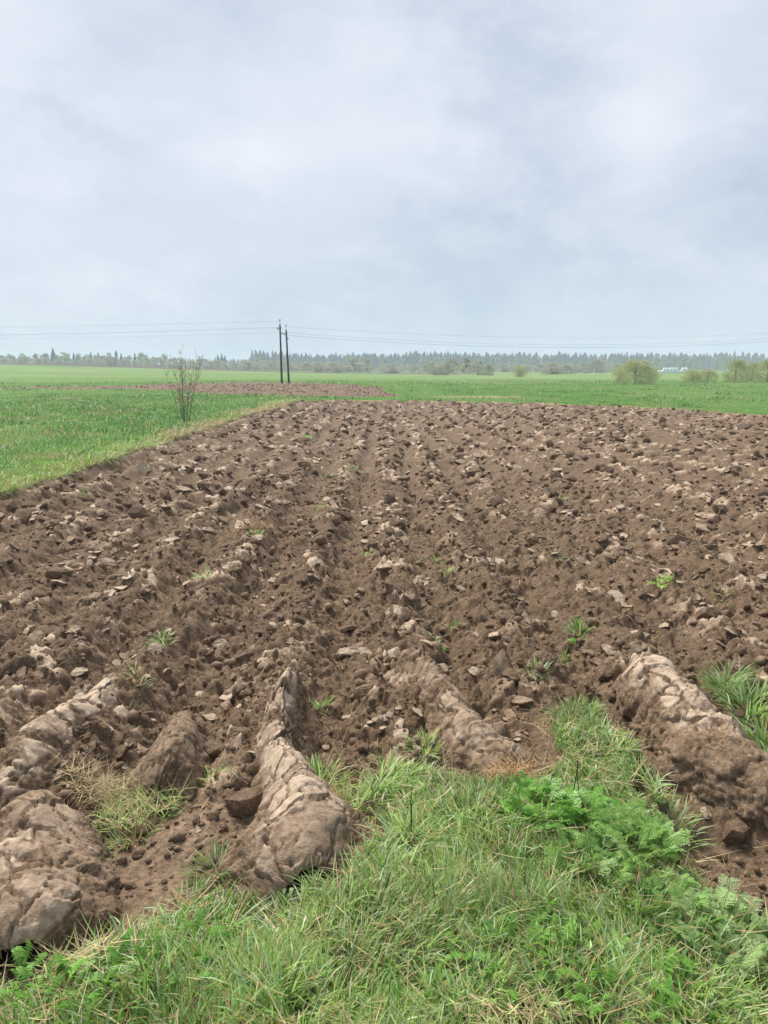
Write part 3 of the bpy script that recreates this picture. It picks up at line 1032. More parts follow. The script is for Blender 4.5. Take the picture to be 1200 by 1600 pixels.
G_A = np.array([0.225, 0.390, 0.075]); G_B = np.array([0.370, 0.520, 0.155]); G_C = np.array([0.480, 0.600, 0.350])
G_D = np.array([0.100, 0.225, 0.045]); STRAW = np.array([0.52, 0.42, 0.23]); STRAW2 = np.array([0.40, 0.25, 0.12])


def grass_tints(n, x, y, dryness=0.1):
    a = sst(fbm(x * 1.5, y * 1.5, 201, 3), -0.4, 0.5)[:, None]
    u = rng.random((n, 1))
    c = G_A * (1 - a) + G_B * a
    c = np.where(u < 0.26, G_C, c)
    c = np.where(u > 0.84, G_D, c)
    dr = rng.random(n) < dryness
    c[dr] = STRAW * 0.9
    dr2 = rng.random(n) < dryness * 0.3
    c[dr2] = STRAW2
    return c * rng.uniform(0.65, 1.35, (n, 1)) * (0.85 + 0.3 * sst(fbm(x * 3.1, y * 3.1, 207, 2), -0.4, 0.4))[:, None]


def tuft(cx, cy, n, rad_, ln, wd=0.0042, dry=0.1, spread=0.6, tint=None, z=None):
    a = rng.uniform(0, 6.283, n); rr = rad_ * np.sqrt(rng.random(n))
    x = cx + np.cos(a) * rr; y = cy + np.sin(a) * rr
    zz = height(x, y)[0] if z is None else np.full(n, z)
    yaw = a + rng.normal(0, 0.5, n)
    L = ln * rng.uniform(0.5, 1.15, n)
    lean = np.abs(rng.normal(0.12, spread * 0.4, n)) + spread * 0.5 * rr / max(rad_, 1e-3)
    c = grass_tints(n, x, y, dry) if tint is None else np.array(tint) * rng.uniform(0.75, 1.25, (n, 1))
    return blades(np.column_stack([x, y, zz - 0.01]), L, wd * rng.uniform(0.7, 1.3, n), yaw, lean, rng.uniform(0.3, 1.3, n), c, 4)


# headland turf: dense, tangled
N = 188000
u = rng.random(N)
r = 1.15 + 2.7 * u ** 0.95
a = rng.uniform(-0.76, 0.76, N)
x, y = r * np.sin(a), r * np.cos(a)
z, sd, p2, sm, bk = height(x, y)
dens = sst(-sd, -0.05, 0.10)
pat = fbm(x * 2.1, y * 2.1, 301, 3)
dens *= 0.22 + 0.78 * sst(pat, -0.45, 0.15)
ok = rng.random(N) < dens
x, y, z, pat, sd = x[ok], y[ok], z[ok], pat[ok], sd[ok]
n = len(x)
hmap = 0.038 + 0.058 * sst(fbm(x * 1.3, y * 1.3, 302, 3), -0.4, 0.5) + 0.03 * sst(pat, 0.0, 0.5)
L = hmap * rng.uniform(0.45, 1.5, n) * (0.55 + 0.45 * sst(-sd, 0.0, 0.25))
clx, cly = fbm(x * 7, y * 7, 303, 2), fbm(x * 7, y * 7, 304, 2)
yaw = np.arctan2(cly, clx) + rng.normal(0, 1.0, n)
lean = np.abs(rng.normal(0.35, 0.35, n))
dryp = sst(fbm(x * 1.7, y * 1.7, 305, 3), -0.05, 0.45)
tints = grass_tints(n, x, y, 0.14)
extra = rng.random(n) < dryp * 0.38
tints[extra] = STRAW * rng.uniform(0.7, 1.25, (extra.sum(), 1))
parts = [blades(np.column_stack([x, y, z - 0.008]), L, 0.0036 * np.exp(rng.normal(0, 0.42, n)) * (1 + 0.15 * r[ok]), yaw, lean,
                rng.uniform(0.2, 1.5, n), tints, 3)]
# longer flopping blades in clumps
for px, py, cnt, rad_, ln in ((560, 1240, 260, 0.10, 0.20), (600, 1215, 220, 0.10, 0.19), (655, 1180, 160, 0.08, 0.13), (640, 1320, 260, 0.13, 0.17), (560, 1380, 260, 0.14, 0.18),
                              (470, 1440, 260, 0.14, 0.16), (330, 1440, 260, 0.14, 0.16), (900, 1110, 240, 0.09, 0.15), (935, 1140, 200, 0.08, 0.14),
                              (960, 1165, 160, 0.07, 0.14), (1040, 1250, 200, 0.11, 0.16), (1000, 1220, 200, 0.1, 0.15), (700, 1420, 240, 0.15, 0.17),
                              (540, 1530, 260, 0.12, 0.20), (300, 1560, 220, 0.12, 0.18), (1060, 1500, 240, 0.14, 0.18), (850, 1310, 200, 0.12, 0.15),
                              (720, 1290, 200, 0.12, 0.15), (420, 1390, 120, 0.08, 0.10), (360, 1350, 90, 0.07, 0.09), (300, 1400, 120, 0.1, 0.12),
                              (800, 1560, 260, 0.16, 0.16), (1130, 1590, 240, 0.16, 0.16), (110, 1540, 200, 0.14, 0.13), (200, 1480, 200, 0.12, 0.13)):
    cx, cy = ground_at(px, py, 0.0)
    parts.append(tuft(cx, cy, int(cnt * 0.8), rad_ * 1.1, ln * 0.74, 0.0060, 0.08, 0.9))
o = put('headland_grass', blade_mesh('headland_grass', parts, M_BLADE)); tag(o, 'fresh green turf along the near end of the ploughed field', 'grass', kind='stuff')

# dead straw lying in the turf and over the soil
n = 15000
r = 1.2 + 3.0 * rng.random(n); a = rng.uniform(-0.62, 0.62, n)
x, y = r * np.sin(a), r * np.cos(a)
z, sd, _, _, _ = height(x, y)
ok = (rng.random(n) < sst(-sd, -0.25, 0.0) * (0.3 + 0.7 * sst(fbm(x * 1.7, y * 1.7, 305, 3), -0.2, 0.4)))
x, y, z, sd = x[ok], y[ok], z[ok], sd[ok]; n = len(x)
lift = np.where(sd < 0, rng.uniform(0.0, 0.06, n), 0.012)
sp = [blades(np.column_stack([x, y, z + lift]), rng.uniform(0.04, 0.16, n), rng.uniform(0.0016, 0.0038, n), rng.uniform(0, 6.28, n),
             rng.uniform(1.1, 1.55, n), rng.normal(0, 0.35, n), np.where(rng.random((n, 1)) < 0.7, STRAW, STRAW2) * rng.uniform(0.6, 1.25, (n, 1)), 4)]
x, y, z, sd, r = field_points(24000, 2.2, 18, 0.65)
k_ = rng.random(len(x)) < sst(fbm(x * 1.1, y * 0.9, 307, 3), -0.35, 0.45)
x, y, z, r = x[k_], y[k_], z[k_], r[k_]; n = len(x)
sp.append(blades(np.column_stack([x, y, z + 0.012]), rng.uniform(0.02, 0.09, n) * (1 + 0.06 * r), rng.uniform(0.0010, 0.0024, n) * (0.7 + 0.22 * r), rng.uniform(0, 6.28, n),
             rng.uniform(0.9, 1.6, n), rng.normal(0.1, 0.7, n), np.where(rng.random((n, 1)) < 0.6, STRAW, STRAW2) * rng.uniform(0.5, 1.15, (n, 1)), 3))
o = put('fallen_straw', blade_mesh('fallen_straw', sp, M_STRAW)); tag(o, 'thin pale dead stems strewn through the near turf', 'straw', kind='stuff')


def straw_heap(px, py, n, rad_, ln, label, tint=STRAW, zoff=0.0, flatness=1.2, asp=0.6, mixg=0.0):
    cx, cy = ground_at(px, py, zoff)
    a = rng.uniform(0, 6.283, n); rr = rad_ * np.sqrt(rng.random(n))
    x = np.cos(a) * rr; y = np.sin(a) * rr * asp
    z0 = float(height(np.array([cx]), np.array([cy]))[0][0]) + zoff
    zz = height(x + cx, y + cy)[0] - z0 + zoff + rng.uniform(0, 0.035, n)
    c = np.array(tint) * rng.uniform(0.55, 1.2, (n, 1))
    if mixg:
        g = rng.random(n) < mixg
        c[g] = G_B * rng.uniform(0.8, 1.2, (g.sum(), 1))
    P = blades(np.column_stack([x, y, zz]), ln * rng.uniform(0.4, 1.2, n), rng.uniform(0.0018, 0.0038, n), rng.uniform(0, 6.28, n),
               np.clip(rng.normal(flatness, 0.3, n), 0.2, 1.6), rng.normal(0.2, 0.6, n), c, 4)
    o = put('straw_tuft', blade_mesh('straw_tuft', [P], M_STRAW), None, (cx, cy, z0))
    tag(o, label, 'straw', 'tufts of dead grass')
    return o


straw_heap(780, 1205, 420, 0.13, 0.13, 'orange tan tuft of matted dead grass beside the leafy weed', STRAW2 * 1.15, 0.03)
straw_heap(150, 1190, 320, 0.12, 0.14, 'pale straw spilling over soil under the sloping left slab', STRAW, 0.04)
straw_heap(215, 1220, 520, 0.17, 0.12, 'mixed green and yellow dead grass in the furrow left of the long slice', STRAW, 0.02, 1.1, 0.8, 0.5)
straw_heap(120, 1490, 260, 0.10, 0.13, 'bleached straw at the foot of the domed corner slab', STRAW, 0.02, 1.4, 0.6, 0.2)
straw_heap(500, 1205, 300, 0.08, 0.10, 'brown grass roots hanging under the tuft in the centre furrow', STRAW2, 0.02)
straw_heap(800, 1585, 200, 0.13, 0.07, 'crumpled beige dead leaves at the bottom edge, right of centre', STRAW * 0.95, 0.03, 1.5, 0.5, 0.25)
straw_heap(395, 812, 260, 0.30, 0.16, 'orange patch of dry stubble lying on the clods far left of centre', STRAW2 * 1.2, 0.03, 1.35, 1.6)
straw_heap(540, 760, 120, 0.22, 0.16, 'thin straw wisps on the clods near the middle of the field', STRAW, 0.03, 1.35, 1.6)
straw_heap(845, 850, 160, 0.28, 0.14, 'sprinkle of straw on the dark clods right of centre', STRAW, 0.03, 1.35, 1.6)
straw_heap(70, 715, 420, 0.55, 0.20, 'reddish mat of dead grass at the left meadow edge', STRAW2 * 1.25, 0.04, 1.3, 0.8)
straw_heap(600, 1165, 160, 0.10, 0.08, 'sparse yellow bents where the turf meets the centre soil', STRAW, 0.02)
straw_heap(1105, 1150, 120, 0.10, 0.10, 'thin dry roots caught on the right hand clay roll', STRAW2, 0.12)

# isolated tufts growing in the soil, each one a plant
TUFTS = [
    (500, 1170, 260, 0.085, 0.15, 'tall green and yellow grass tuft standing right of the long slice', 0.25),
    (130, 1300, 170, 0.05, 0.11, 'small grass tuft growing against the domed corner slab', 0.05),
    (215, 1165, 120, 0.07, 0.08, 'low grass tuft behind the straw left of the clay mound', 0.2),
    (330, 1190, 60, 0.04, 0.08, 'thin grass blades in the dark furrow left of the long slice', 0.2),
    (1135, 1062, 220, 0.09, 0.14, 'upper grass tuft of the strip right of the clay roll', 0.02),
    (1172, 1095, 260, 0.10, 0.15, 'middle grass tuft of the strip right of the clay roll', 0.02),
    (1205, 1130, 260, 0.10, 0.16, 'lower grass tuft of the strip at the right photo edge', 0.02),
    (255, 1008, 60, 0.05, 0.10, 'spiky grass sprout among clods in the left foreground soil', 0.1),
    (215, 1078, 45, 0.05, 0.09, 'half dead bleached grass sprout in the left soil', 0.6),
    (505, 1082, 50, 0.05, 0.08, 'dark grass sprout just right of the long slice tip', 0.0),
    (840, 1062, 50, 0.05, 0.09, 'grass sprout left of the strip of grass right of centre', 0.0),
    (1030, 914, 130, 0.085, 0.055, 'bright lime round grass sprout on the right side soil', 0.0),
    (905, 975, 110, 0.06, 0.10, 'dark leafy sprout in a hollow right of centre', 0.0),
    (881, 1006, 70, 0.04, 0.06, 'small dark sprout just below the leafy one in the hollow', 0.0),
    (680, 988, 50, 0.05, 0.06, 'little sprout in the middle of the soil above the crumbling slice', 0.0),
    (708, 958, 40, 0.05, 0.05, 'faint sprout a step behind the little middle sprout', 0.1),
    (685, 858, 50, 0.06, 0.07, 'sprout left of the pale flat slab', 0.1),
    (697, 886, 45, 0.07, 0.06, 'straggly sprout in front and left of the pale flat slab', 0.3),
    (575, 853, 50, 0.06, 0.06, 'round green sprout in the middle distance of the field', 0.0),
    (400, 838, 70, 0.08, 0.07, 'grass sprout at the near side of the orange stubble', 0.1),
    (320, 903, 70, 0.08, 0.06, 'grass sprout in the left centre soil', 0.1),
    (503, 790, 60, 0.08, 0.07, 'sprout right of the orange stubble', 0.0),
    (135, 770, 60, 0.09, 0.07, 'sprout in soil a little off the left meadow edge', 0.0),
    (480, 680, 90, 0.16, 0.09, 'wide low sprout far off near the meadow corner', 0.0),
    (560, 732, 70, 0.12, 0.08, 'sprout in the distant middle of the field', 0.0),
    (513, 733, 50, 0.10, 0.08, 'sprout a bit left of the distant middle one', 0.2),
    (1130, 725, 130, 0.17, 0.10, 'yellowish green sprout far off on the right side', 0.15),
    (950, 731, 90, 0.13, 0.09, 'flat green sprout far off right of centre', 0.0),
    (1130, 918, 60, 0.07, 0.06, 'straw mixed sprout at the right edge of the soil', 0.3),
    (870, 785, 60, 0.11, 0.07, 'faint sprout in the right middle distance', 0.1),
    (885, 877, 40, 0.07, 0.06, 'thin sprout behind the hollow right of centre', 0.2),
    (262, 1236, 70, 0.03, 0.05, 'tiny broad leaf seedling beside the furrow straw', 0.0),
    (1000, 1592, 60, 0.05, 0.12, 'upright blades at the very bottom right of centre', 0.0),
]
TUFTS += [
    (545, 1215, 260, 0.09, 0.15, 'arching grass tuft between the long slice and the turf, centre', 0.12),
    (478, 1200, 120, 0.06, 0.09, 'short grass tuft against the right flank of the long slice', 0.3),
    (175, 1225, 160, 0.08, 0.09, 'grass tuft mixed into the straw beside the domed corner slab', 0.3),
    (240, 1180, 120, 0.07, 0.08, 'grass tuft at the foot of the low clay mound', 0.3),
    (205, 1265, 140, 0.07, 0.08, 'grass tuft in the bare furrow in front of the straw', 0.2),
    (665, 1150, 160, 0.07, 0.10, 'bluish grass tuft left of the crumbling slice', 0.05),
    (335, 1335, 160, 0.07, 0.10, 'grass tuft at the lower left foot of the long slice', 0.15),
    (370, 1390, 140, 0.07, 0.08, 'grass tuft under the torn end of the long slice', 0.15),
]
for px, py, cnt, rad_, ln, lab, dr in TUFTS:
    cx, cy = ground_at(px, py, -0.07 if py < 1100 else 0.0)
    if py < 1100: ln *= 1.1
    z0 = float(height(np.array([cx]), np.array([cy]))[0][0])
    zz = 0.10 if 'roll' in lab or 'photo edge' in lab else 0.0
    V, q, t, c = tuft(cx, cy, cnt, rad_, ln, 0.0045 + 0.0006 * cy, dr, 0.8)
    V = V - np.array([cx, cy, z0]) + np.array([0, 0, zz * 0.5 + (0.02 if py < 1100 else 0.0)])
    if 'lime' in lab: c = c * np.array([1.5, 1.5, 1.1])
    o = put('grass_tuft', blade_mesh('grass_tuft', [(V, q, t, c)], M_BLADE), None, (cx, cy, z0 + 0.0))
    tag(o, lab, 'grass tuft', 'grass tufts growing out of the ploughed soil')


# ------------------------------------------------------------------ meadow blades beyond
def meadow_blades(n, r0, r1, power, az0, az1, test, width_k, len_k, segs=2):
    u = rng.random(n)
    r = (r0 ** power + u * (r1 ** power - r0 ** power)) ** (1 / power)
    a = rng.uniform(az0, az1, n)
    x, y = r * np.sin(a), r * np.cos(a)
    z, sd, p2, sm, bk = height(x, y)
    ok = (sd < -0.02) & (p2 < 0) & test(x, y)
    clump = fbm(x * 1.3, y * 0.9, 401, 3)
    ok &= rng.random(n) < 0.45 + 0.55 * sst(clump, -0.3, 0.2)
    x, y, z, r, clump, bk = x[ok], y[ok], z[ok], r[ok], clump[ok], bk[ok]
    n = len(x)
    L = (0.10 + len_k * np.sqrt(r)) * np.exp(rng.normal(-0.1, 0.35, n)) * (0.6 + 0.8 * sst(clump, -0.1, 0.5))
    Wd = (0.006 + width_k * r) * rng.uniform(0.6, 1.3, n)
    A_ = np.array([0.070, 0.195, 0.028]); B_ = np.array([0.150, 0.310, 0.065])
    a_ = sst(fbm(x * 0.25, y * 0.18, 402, 3), -0.4, 0.4)[:, None]
    c = A_ * (1 - a_) + B_ * a_
    c = np.where(rng.random((n, 1)) < 0.12, G_C * 0.9, c)
    drp = np.clip(0.75 * np.exp(-np.maximum(bk, 0) / 0.7) + 0.05 + 0.45 * sst(fbm(x * 0.35, y * 0.3, 403, 4), 0.12, 0.5), 0, 1)
    d = rng.random(n) < drp
    c[d] = STRAW * 0.8
    c *= rng.uniform(0.7, 1.2, (n, 1))
    return blades(np.column_stack([x, y, z - 0.01]), L, Wd, rng.uniform(0, 6.28, n), np.abs(rng.normal(0.35, 0.3, n)), rng.uniform(0.2, 1.0, n), c, segs)


pm = [meadow_blades(95000, 7.5, 55, 0.6, -0.56, -0.02, lambda x, y: x < -4.6, 0.00055, 0.006),
      meadow_blades(30000, 26, 110, 0.7, -0.5, 0.56, lambda x, y: y > 20, 0.00060, 0.004)]
# coarse tussocks standing out of the meadow
nc_ = 620
rc_ = 10 + 95 * rng.random(nc_) ** 1.2; ac_ = rng.uniform(-0.5, 0.55, nc_)
cxs, cys = rc_ * np.sin(ac_), rc_ * np.cos(ac_)
_, sdc, p2c, _, bkc = height(cxs, cys)
kc = (sdc < -0.4) & (p2c < -0.5)
cxs, cys, rc_ = cxs[kc], cys[kc], rc_[kc]
mblade = 26
cc_ = np.repeat(np.arange(len(cxs)), mblade); n = len(cc_)
rr0 = np.sqrt(rng.random(n)) * (0.10 + 0.012 * rc_[cc_]) * rng.uniform(0.6, 1.5, len(cxs))[cc_]; aa0 = rng.uniform(0, 6.283, n)
xx = cxs[cc_] + rr0 * np.cos(aa0) * 1.6; yy = cys[cc_] + rr0 * np.sin(aa0)
z = height(xx, yy)[0]
hue = rng.random(len(cxs))[cc_]
c = np.where(hue[:, None] < 0.55, np.array([0.045, 0.13, 0.022]), np.where(hue[:, None] < 0.8, np.array([0.20, 0.36, 0.07]), STRAW * 0.75)) * rng.uniform(0.7, 1.2, (n, 1))
pm.append(blades(np.column_stack([xx, yy, z - 0.02]), rng.uniform(0.10, 0.26, n) * (0.8 + 0.003 * rc_[cc_]), (0.008 + 0.0009 * rc_[cc_]) * rng.uniform(0.6, 1.3, n), aa0, np.abs(rng.normal(0.45, 0.3, n)), rng.uniform(0.2, 1.0, n), c, 2))
n = 26000
yy = 6.5 + 37 * rng.random(n) ** 1.5
xx = -5.2 - np.abs(rng.normal(0, 0.55, n)) + rng.uniform(0, 0.35, n)
z, sd, p2, sm, bk = height(xx, yy)
k_ = (bk > -0.02) & (rng.random(n) < 0.4 + 0.6 * sst(fbm(yy * 1.1, xx * 2, 405, 2), -0.4, 0.2))
xx, yy, z = xx[k_], yy[k_], z[k_]; n = len(xx)
c = np.where(rng.random((n, 1)) < 0.30 + 0.60 * sst(vn(yy * 0.5, xx * 0 + 1, 406), -0.3, 0.4)[:, None], STRAW * 0.85, np.where(rng.random((n, 1)) < 0.5, G_A, G_B)) * rng.uniform(0.6, 1.2, (n, 1))
pm.append(blades(np.column_stack([xx, yy, z - 0.02]), rng.uniform(0.08, 0.30, n), 0.007 + 0.0007 * yy, rng.normal(0.0, 1.1, n), np.abs(rng.normal(0.7, 0.4, n)), rng.uniform(0.3, 1.6, n), c, 3))
o = put('meadow_grass', blade_mesh('meadow_grass', pm, M_BLADE)); tag(o, 'lush green meadow grass beyond the ploughed soil', 'grass', kind='stuff')


# ------------------------------------------------------------------ leafy weeds of the headland
def leaf_frond(rs, L, npair, lw, droop, kind):
    """one compound leaf along +X, returns V, quads"""
    V, F = [], []
    def addq(pts):
        b = len(V); V.extend(pts); F.append([b, b + 1, b + 2, b + 3])
    def pt(t):
        return np.array([L * t * math.cos(droop * t * 0.7), 0, L * math.sin(0.9) * t - droop * L * t * t * 0.75])
    for i in range(6):
        t0, t1 = i / 6, (i + 1) / 6
        w0, w1 = 0.004 * (1.2 - t0), 0.004 * (1.2 - t1)
        if kind == 'dandelion': w0 += 0.006 * t0; w1 += 0.006 * t1
        a, b = pt(t0), pt(t1)
        addq([a + [0, -w0, 0], b + [0, -w1, 0], b + [0, w1, 0], a + [0, w0, 0]])
    for i in range(npair):
        t = 0.22 + 0.78 * (i + 0.5) / npair
        prof = math.sin(math.pi * min(1, (t - 0.05) * (1.0 if kind == 'dandelion' else 0.85))) ** 0.7 + 0.15
        base = pt(t)
        for sgn in (-1, 1):
            ll = lw * prof * rs.uniform(0.75, 1.2)
            if kind == 'parsley':              # each pinna carries lobes of its own
                nl = 4
                for j in range(nl):
                    q = (j + 0.7) / nl
                    c0 = base + np.array([0.35 * ll * q, sgn * ll * q, 0.12 * ll * q - 0.2 * ll * q * q])
                    s = ll * 0.30 * (1.15 - 0.6 * q) * rs.uniform(0.8, 1.2)
                    for s2 in (-1, 1):
                        d = np.array([s * (0.6 + 0.5 * s2), sgn * s * (0.9 - 0.35 * s2), rs.uniform(-0.3, 0.25) * s])
                        nrm = np.array([-d[1], d[0], 0]) * 0.34
                        addq([c0, c0 + d * 0.5 - nrm, c0 + d, c0 + d * 0.5 + nrm])
            else:                              # backward-pointing tooth
                d = np.array([-0.25 * ll + rs.uniform(-.1, .1) * ll, sgn * ll, rs.uniform(-0.25, 0.1) * ll])
                w_ = L * 0.42 / npair
                addq([base + [w_, 0, 0], base + [w_ * 0.2, sgn * ll * 0.6, 0], base + d, base + [-w_, 0, 0]])
    if kind == 'dandelion':
        a = pt(0.96); w_ = lw * 0.55
        addq([a + [-0.01, 0, 0], a + [0, -w_, 0], a + [L * 0.16, 0, -0.01], a + [0, w_, 0]])
    return np.array(V), np.array(F)


def leafy_plant(name, px, py, nl, L, spread, kind, tint, label, group, parent_z=0.0, seed=1):
    nl = int(nl * (1.9 if kind == 'parsley' else 1.6)); L = L * (0.62 if kind == 'parsley' else 0.60)
    rs = np.random.default_rng(seed)
    cx, cy = ground_at(px, py, 0.03)
    z0 = float(height(np.array([cx]), np.array([cy]))[0][0])
    root = empty(name, (cx, cy, z0))
    tag(root, label, 'plant', group)
    made = []
    for k in range(5):
        V, F = leaf_frond(rs, L, 7 if kind == 'parsley' else 6, L * (0.34 if kind == 'parsley' else 0.20), rs.uniform(0.5, 1.1), kind)
        c = np.array(tint) * rs.uniform(0.8, 1.2)
        C = np.tile(c, (len(V), 1)) * rs.uniform(0.85, 1.15, (len(V) // 4, 1)).repeat(4, 0)[:len(V)]
        made.append(mesh_np('leaf', V, F, M_BLADE, False, None, C))
    for k in range(nl):
        a = rs.uniform(0, 6.283); q = math.sqrt(rs.random()) * spread
        s = rs.uniform(0.6, 1.1)
        put('leaf', made[k % 5], root, (math.cos(a) * q, math.sin(a) * q, rs.uniform(-0.01, 0.03)),
            (rs.normal(0, 0.35), rs.uniform(-0.75, 0.15), a + rs.normal(0, 0.7)), (s, s, s))
    return root


PAR = (0.20, 0.43, 0.07); DAN = (0.21, 0.42, 0.07); YAR = (0.34, 0.48, 0.19); PAR2 = (0.25, 0.42, 0.11)
WG = 'leafy weeds in the near turf'
for i, (px, py, nl, L, sp, kd, tn, lb) in enumerate((
        (850, 1262, 34, 0.15, 0.10, 'parsley', PAR, 'bright bushy parsley-like weed behind the forked dark stalk'),
        (915, 1268, 26, 0.14, 0.09, 'parsley', PAR, 'parsley-like weed directly right of the bushy bright one'),
        (820, 1240, 14, 0.12, 0.06, 'dandelion', DAN, 'dandelion leaves beside the orange tan dead grass'),
        (985, 1320, 34, 0.14, 0.12, 'parsley', PAR2, 'olive green feathery weed in the middle of the right turf'),
        (925, 1345, 24, 0.13, 0.10, 'parsley', PAR2, 'feathery weed in front of the bushy bright one'),
        (1010, 1300, 20, 0.12, 0.09, 'parsley', PAR2, 'feathery weed nearest the bare plough sole'),
        (1135, 1452, 40, 0.13, 0.13, 'parsley', YAR, 'pale silvery feathery weed near the right photo edge'),
        (1185, 1490, 26, 0.12, 0.10, 'parsley', YAR, 'silvery weed touching the right photo edge'),
        (1060, 1420, 22, 0.12, 0.10, 'parsley', PAR2, 'green feathery weed left of the silvery one'),
        (680, 1335, 14, 0.09, 0.05, 'parsley', YAR, 'small pale feathery weed right of the single dark stalk'),
        (865, 1480, 30, 0.17, 0.10, 'dandelion', DAN, 'large toothed dandelion rosette low right of centre'),
        (800, 1500, 26, 0.16, 0.10, 'dandelion', PAR, 'toothed rosette left of the large dandelion one'),
        (920, 1510, 24, 0.16, 0.10, 'dandelion', DAN, 'toothed rosette right of the large dandelion one'),
        (740, 1450, 20, 0.14, 0.08, 'dandelion', PAR, 'toothed rosette at the centre of the near turf'),
        (1080, 1560, 26, 0.14, 0.11, 'dandelion', DAN, 'leafy rosette in the bottom right corner'),
        (980, 1580, 22, 0.14, 0.10, 'dandelion', PAR, 'leafy rosette at the bottom edge left of the corner one'),
        (80, 1580, 32, 0.12, 0.14, 'dandelion', DAN, 'leafy rosette in the bottom left corner'),
        (190, 1540, 26, 0.12, 0.12, 'dandelion', PAR, 'leafy rosette right of the bottom left corner one'),
        (30, 1545, 20, 0.11, 0.10, 'dandelion', DAN, 'leafy rosette under the domed corner slab'),
        (290, 1500, 18, 0.12, 0.09, 'dandelion', PAR, 'leafy rosette in turf below the bare left furrow'),
        (440, 1372, 7, 0.06, 0.03, 'dandelion', YAR, 'tiny pale weed under the end of the long slice'),
        (905, 968, 10, 0.07, 0.03, 'parsley', PAR, 'small lobed weed growing in the hollow right of centre'),
        (640, 1560, 20, 0.13, 0.10, 'dandelion', DAN, 'leafy rosette at the bottom edge near the middle'))):
    leafy_plant('weed', px, py, nl, L, sp, kd, tn, lb, WG, seed=500 + i)


# ------------------------------------------------------------------ tubes, stalks, sapling
def tube(pts, rads, k=6):
    pts = np.array(pts, float); rads = np.array(rads, float)
    n = len(pts)
    T = np.gradient(pts, axis=0); T /= np.linalg.norm(T, axis=1)[:, None] + 1e-12
    ref = np.array([1.0, 0, 0]) if abs(T[0][0]) < 0.8 else np.array([0, 1.0, 0])
    V = []
    for i in range(n):
        a = np.cross(T[i], ref); a /= np.linalg.norm(a) + 1e-12
        b = np.cross(T[i], a)
        for j in range(k):
            th = 2 * math.pi * j / k
            V.append(pts[i] + rads[i] * (math.cos(th) * a + math.sin(th) * b))
    F = [[i * k + j, i * k + (j + 1) % k, (i + 1) * k + (j + 1) % k, (i + 1) * k + j] for i in range(n - 1) for j in range(k)]
    V.append(pts[0]); V.append(pts[-1])
    T3 = [[(j + 1) % k, j, n * k] for j in range(k)] + [[(n - 1) * k + j, (n - 1) * k + (j + 1) % k, n * k + 1] for j in range(k)]
    return np.array(V), np.array(F), np.array(T3)


def join_tubes(name, tubes, mat):
    Vs, Q, T, off = [], [], [], 0
    for V, q, t in tubes:
        Vs.append(V); Q.append(q + off); T.append(t + off); off += len(V)
    return mesh_np(name, np.vstack(Vs), [np.vstack(Q), np.vstack(T)], mat)


def zat(x, y):
    return float(height(np.array([x]), np.array([y]))[0][0])


# single stalk with stubs
cx, cy = ground_at(642, 1310, 0.0); z0 = zat(cx, cy)
tb = [tube([(0, 0, -0.02), (0.001, 0, 0.06), (-0.001, 0.002, 0.13), (0.002, 0.0, 0.175)], [0.003, 0.0028, 0.0022, 0.0012]),
      tube([(0, 0, 0.10), (0.004, 0, 0.115), (0.005, 0, 0.13)], [0.0016, 0.0013, 0.0008])]
o = put('dead_stalk', join_tubes('dead_stalk', tb, M_TWIG), None, (cx, cy, z0)); tag(o, 'single upright black dead stalk in the turf left of centre', 'stalk')
cx, cy = ground_at(899, 1262, 0.0); z0 = zat(cx, cy)
tb = [tube([(-0.012, 0, -0.02), (-0.010, 0, 0.07), (-0.002, 0, 0.14), (0.0, 0.0, 0.19)], [0.0026, 0.0024, 0.0018, 0.001]),
      tube([(0.012, 0, -0.02), (0.009, 0, 0.06), (0.003, 0, 0.12), (0.0, 0.0, 0.165)], [0.0024, 0.002, 0.0016, 0.001])]
o = put('dead_stalk', join_tubes('dead_stalk', tb, M_TWIG), None, (cx, cy, z0)); tag(o, 'forked black dead stalk rising from the bushy parsley-like weed', 'stalk')
# stub of a pale root under the right slice
cx, cy = ground_at(1113, 1258, -0.10)
tb = [tube([(0, 0, 0.0), (0.004, 0.004, 0.03), (0.01, 0.01, 0.06)], [0.011, 0.009, 0.005], 8)]
o = put('root_stub', join_tubes('root_stub', tb, plain_material('pale_root', (0.28, 0.2, 0.14), (0.42, 0.32, 0.24), 40)), None, (cx, cy, -0.13))
tag(o, 'stubby pale root under the overhanging right slice', 'root')

# bare flowering sapling on the left meadow
cx, cy = ground_at(288, 655, 0.0); z0 = zat(cx, cy)
root = empty('sapling', (cx, cy, z0))
tag(root, 'slender nearly bare young tree with sparse white blossom at the meadow edge', 'tree')
rs = np.random.default_rng(42)
stems, twigs, ends = [], [], []
for k in range(15):
    a = rs.uniform(0, 6.28); out = rs.uniform(0.12, 0.62); Lh = rs.uniform(1.3, 2.35) if k else 2.35
    if k == 0: out = 0.05
    b0 = out * 0.30
    P = [np.array([math.cos(a) * (b0 + out * t ** 1.2) + rs.normal(0, 0.012) * (t > 0), math.sin(a) * (b0 + out * t ** 1.2), Lh * t]) for t in np.linspace(0, 1, 8)]
    stems.append(tube(P, np.linspace(0.008, 0.003, 8), 5))
    for j in range(13):
        t = rs.uniform(0.3, 0.97); i = int(t * 7); p = P[i] + (P[min(i + 1, 7)] - P[i]) * (t * 7 - i)
        b = rs.uniform(0, 6.28); l = rs.uniform(0.12, 0.38)
        q = [p, p + [math.cos(b) * l * 0.35, math.sin(b) * l * 0.35, l * 0.5], p + [math.cos(b) * l * 0.5, math.sin(b) * l * 0.5, l]]
        twigs.append(tube(q, [0.004, 0.003, 0.002], 4)); ends.append(q[1]); ends.append(q[2])
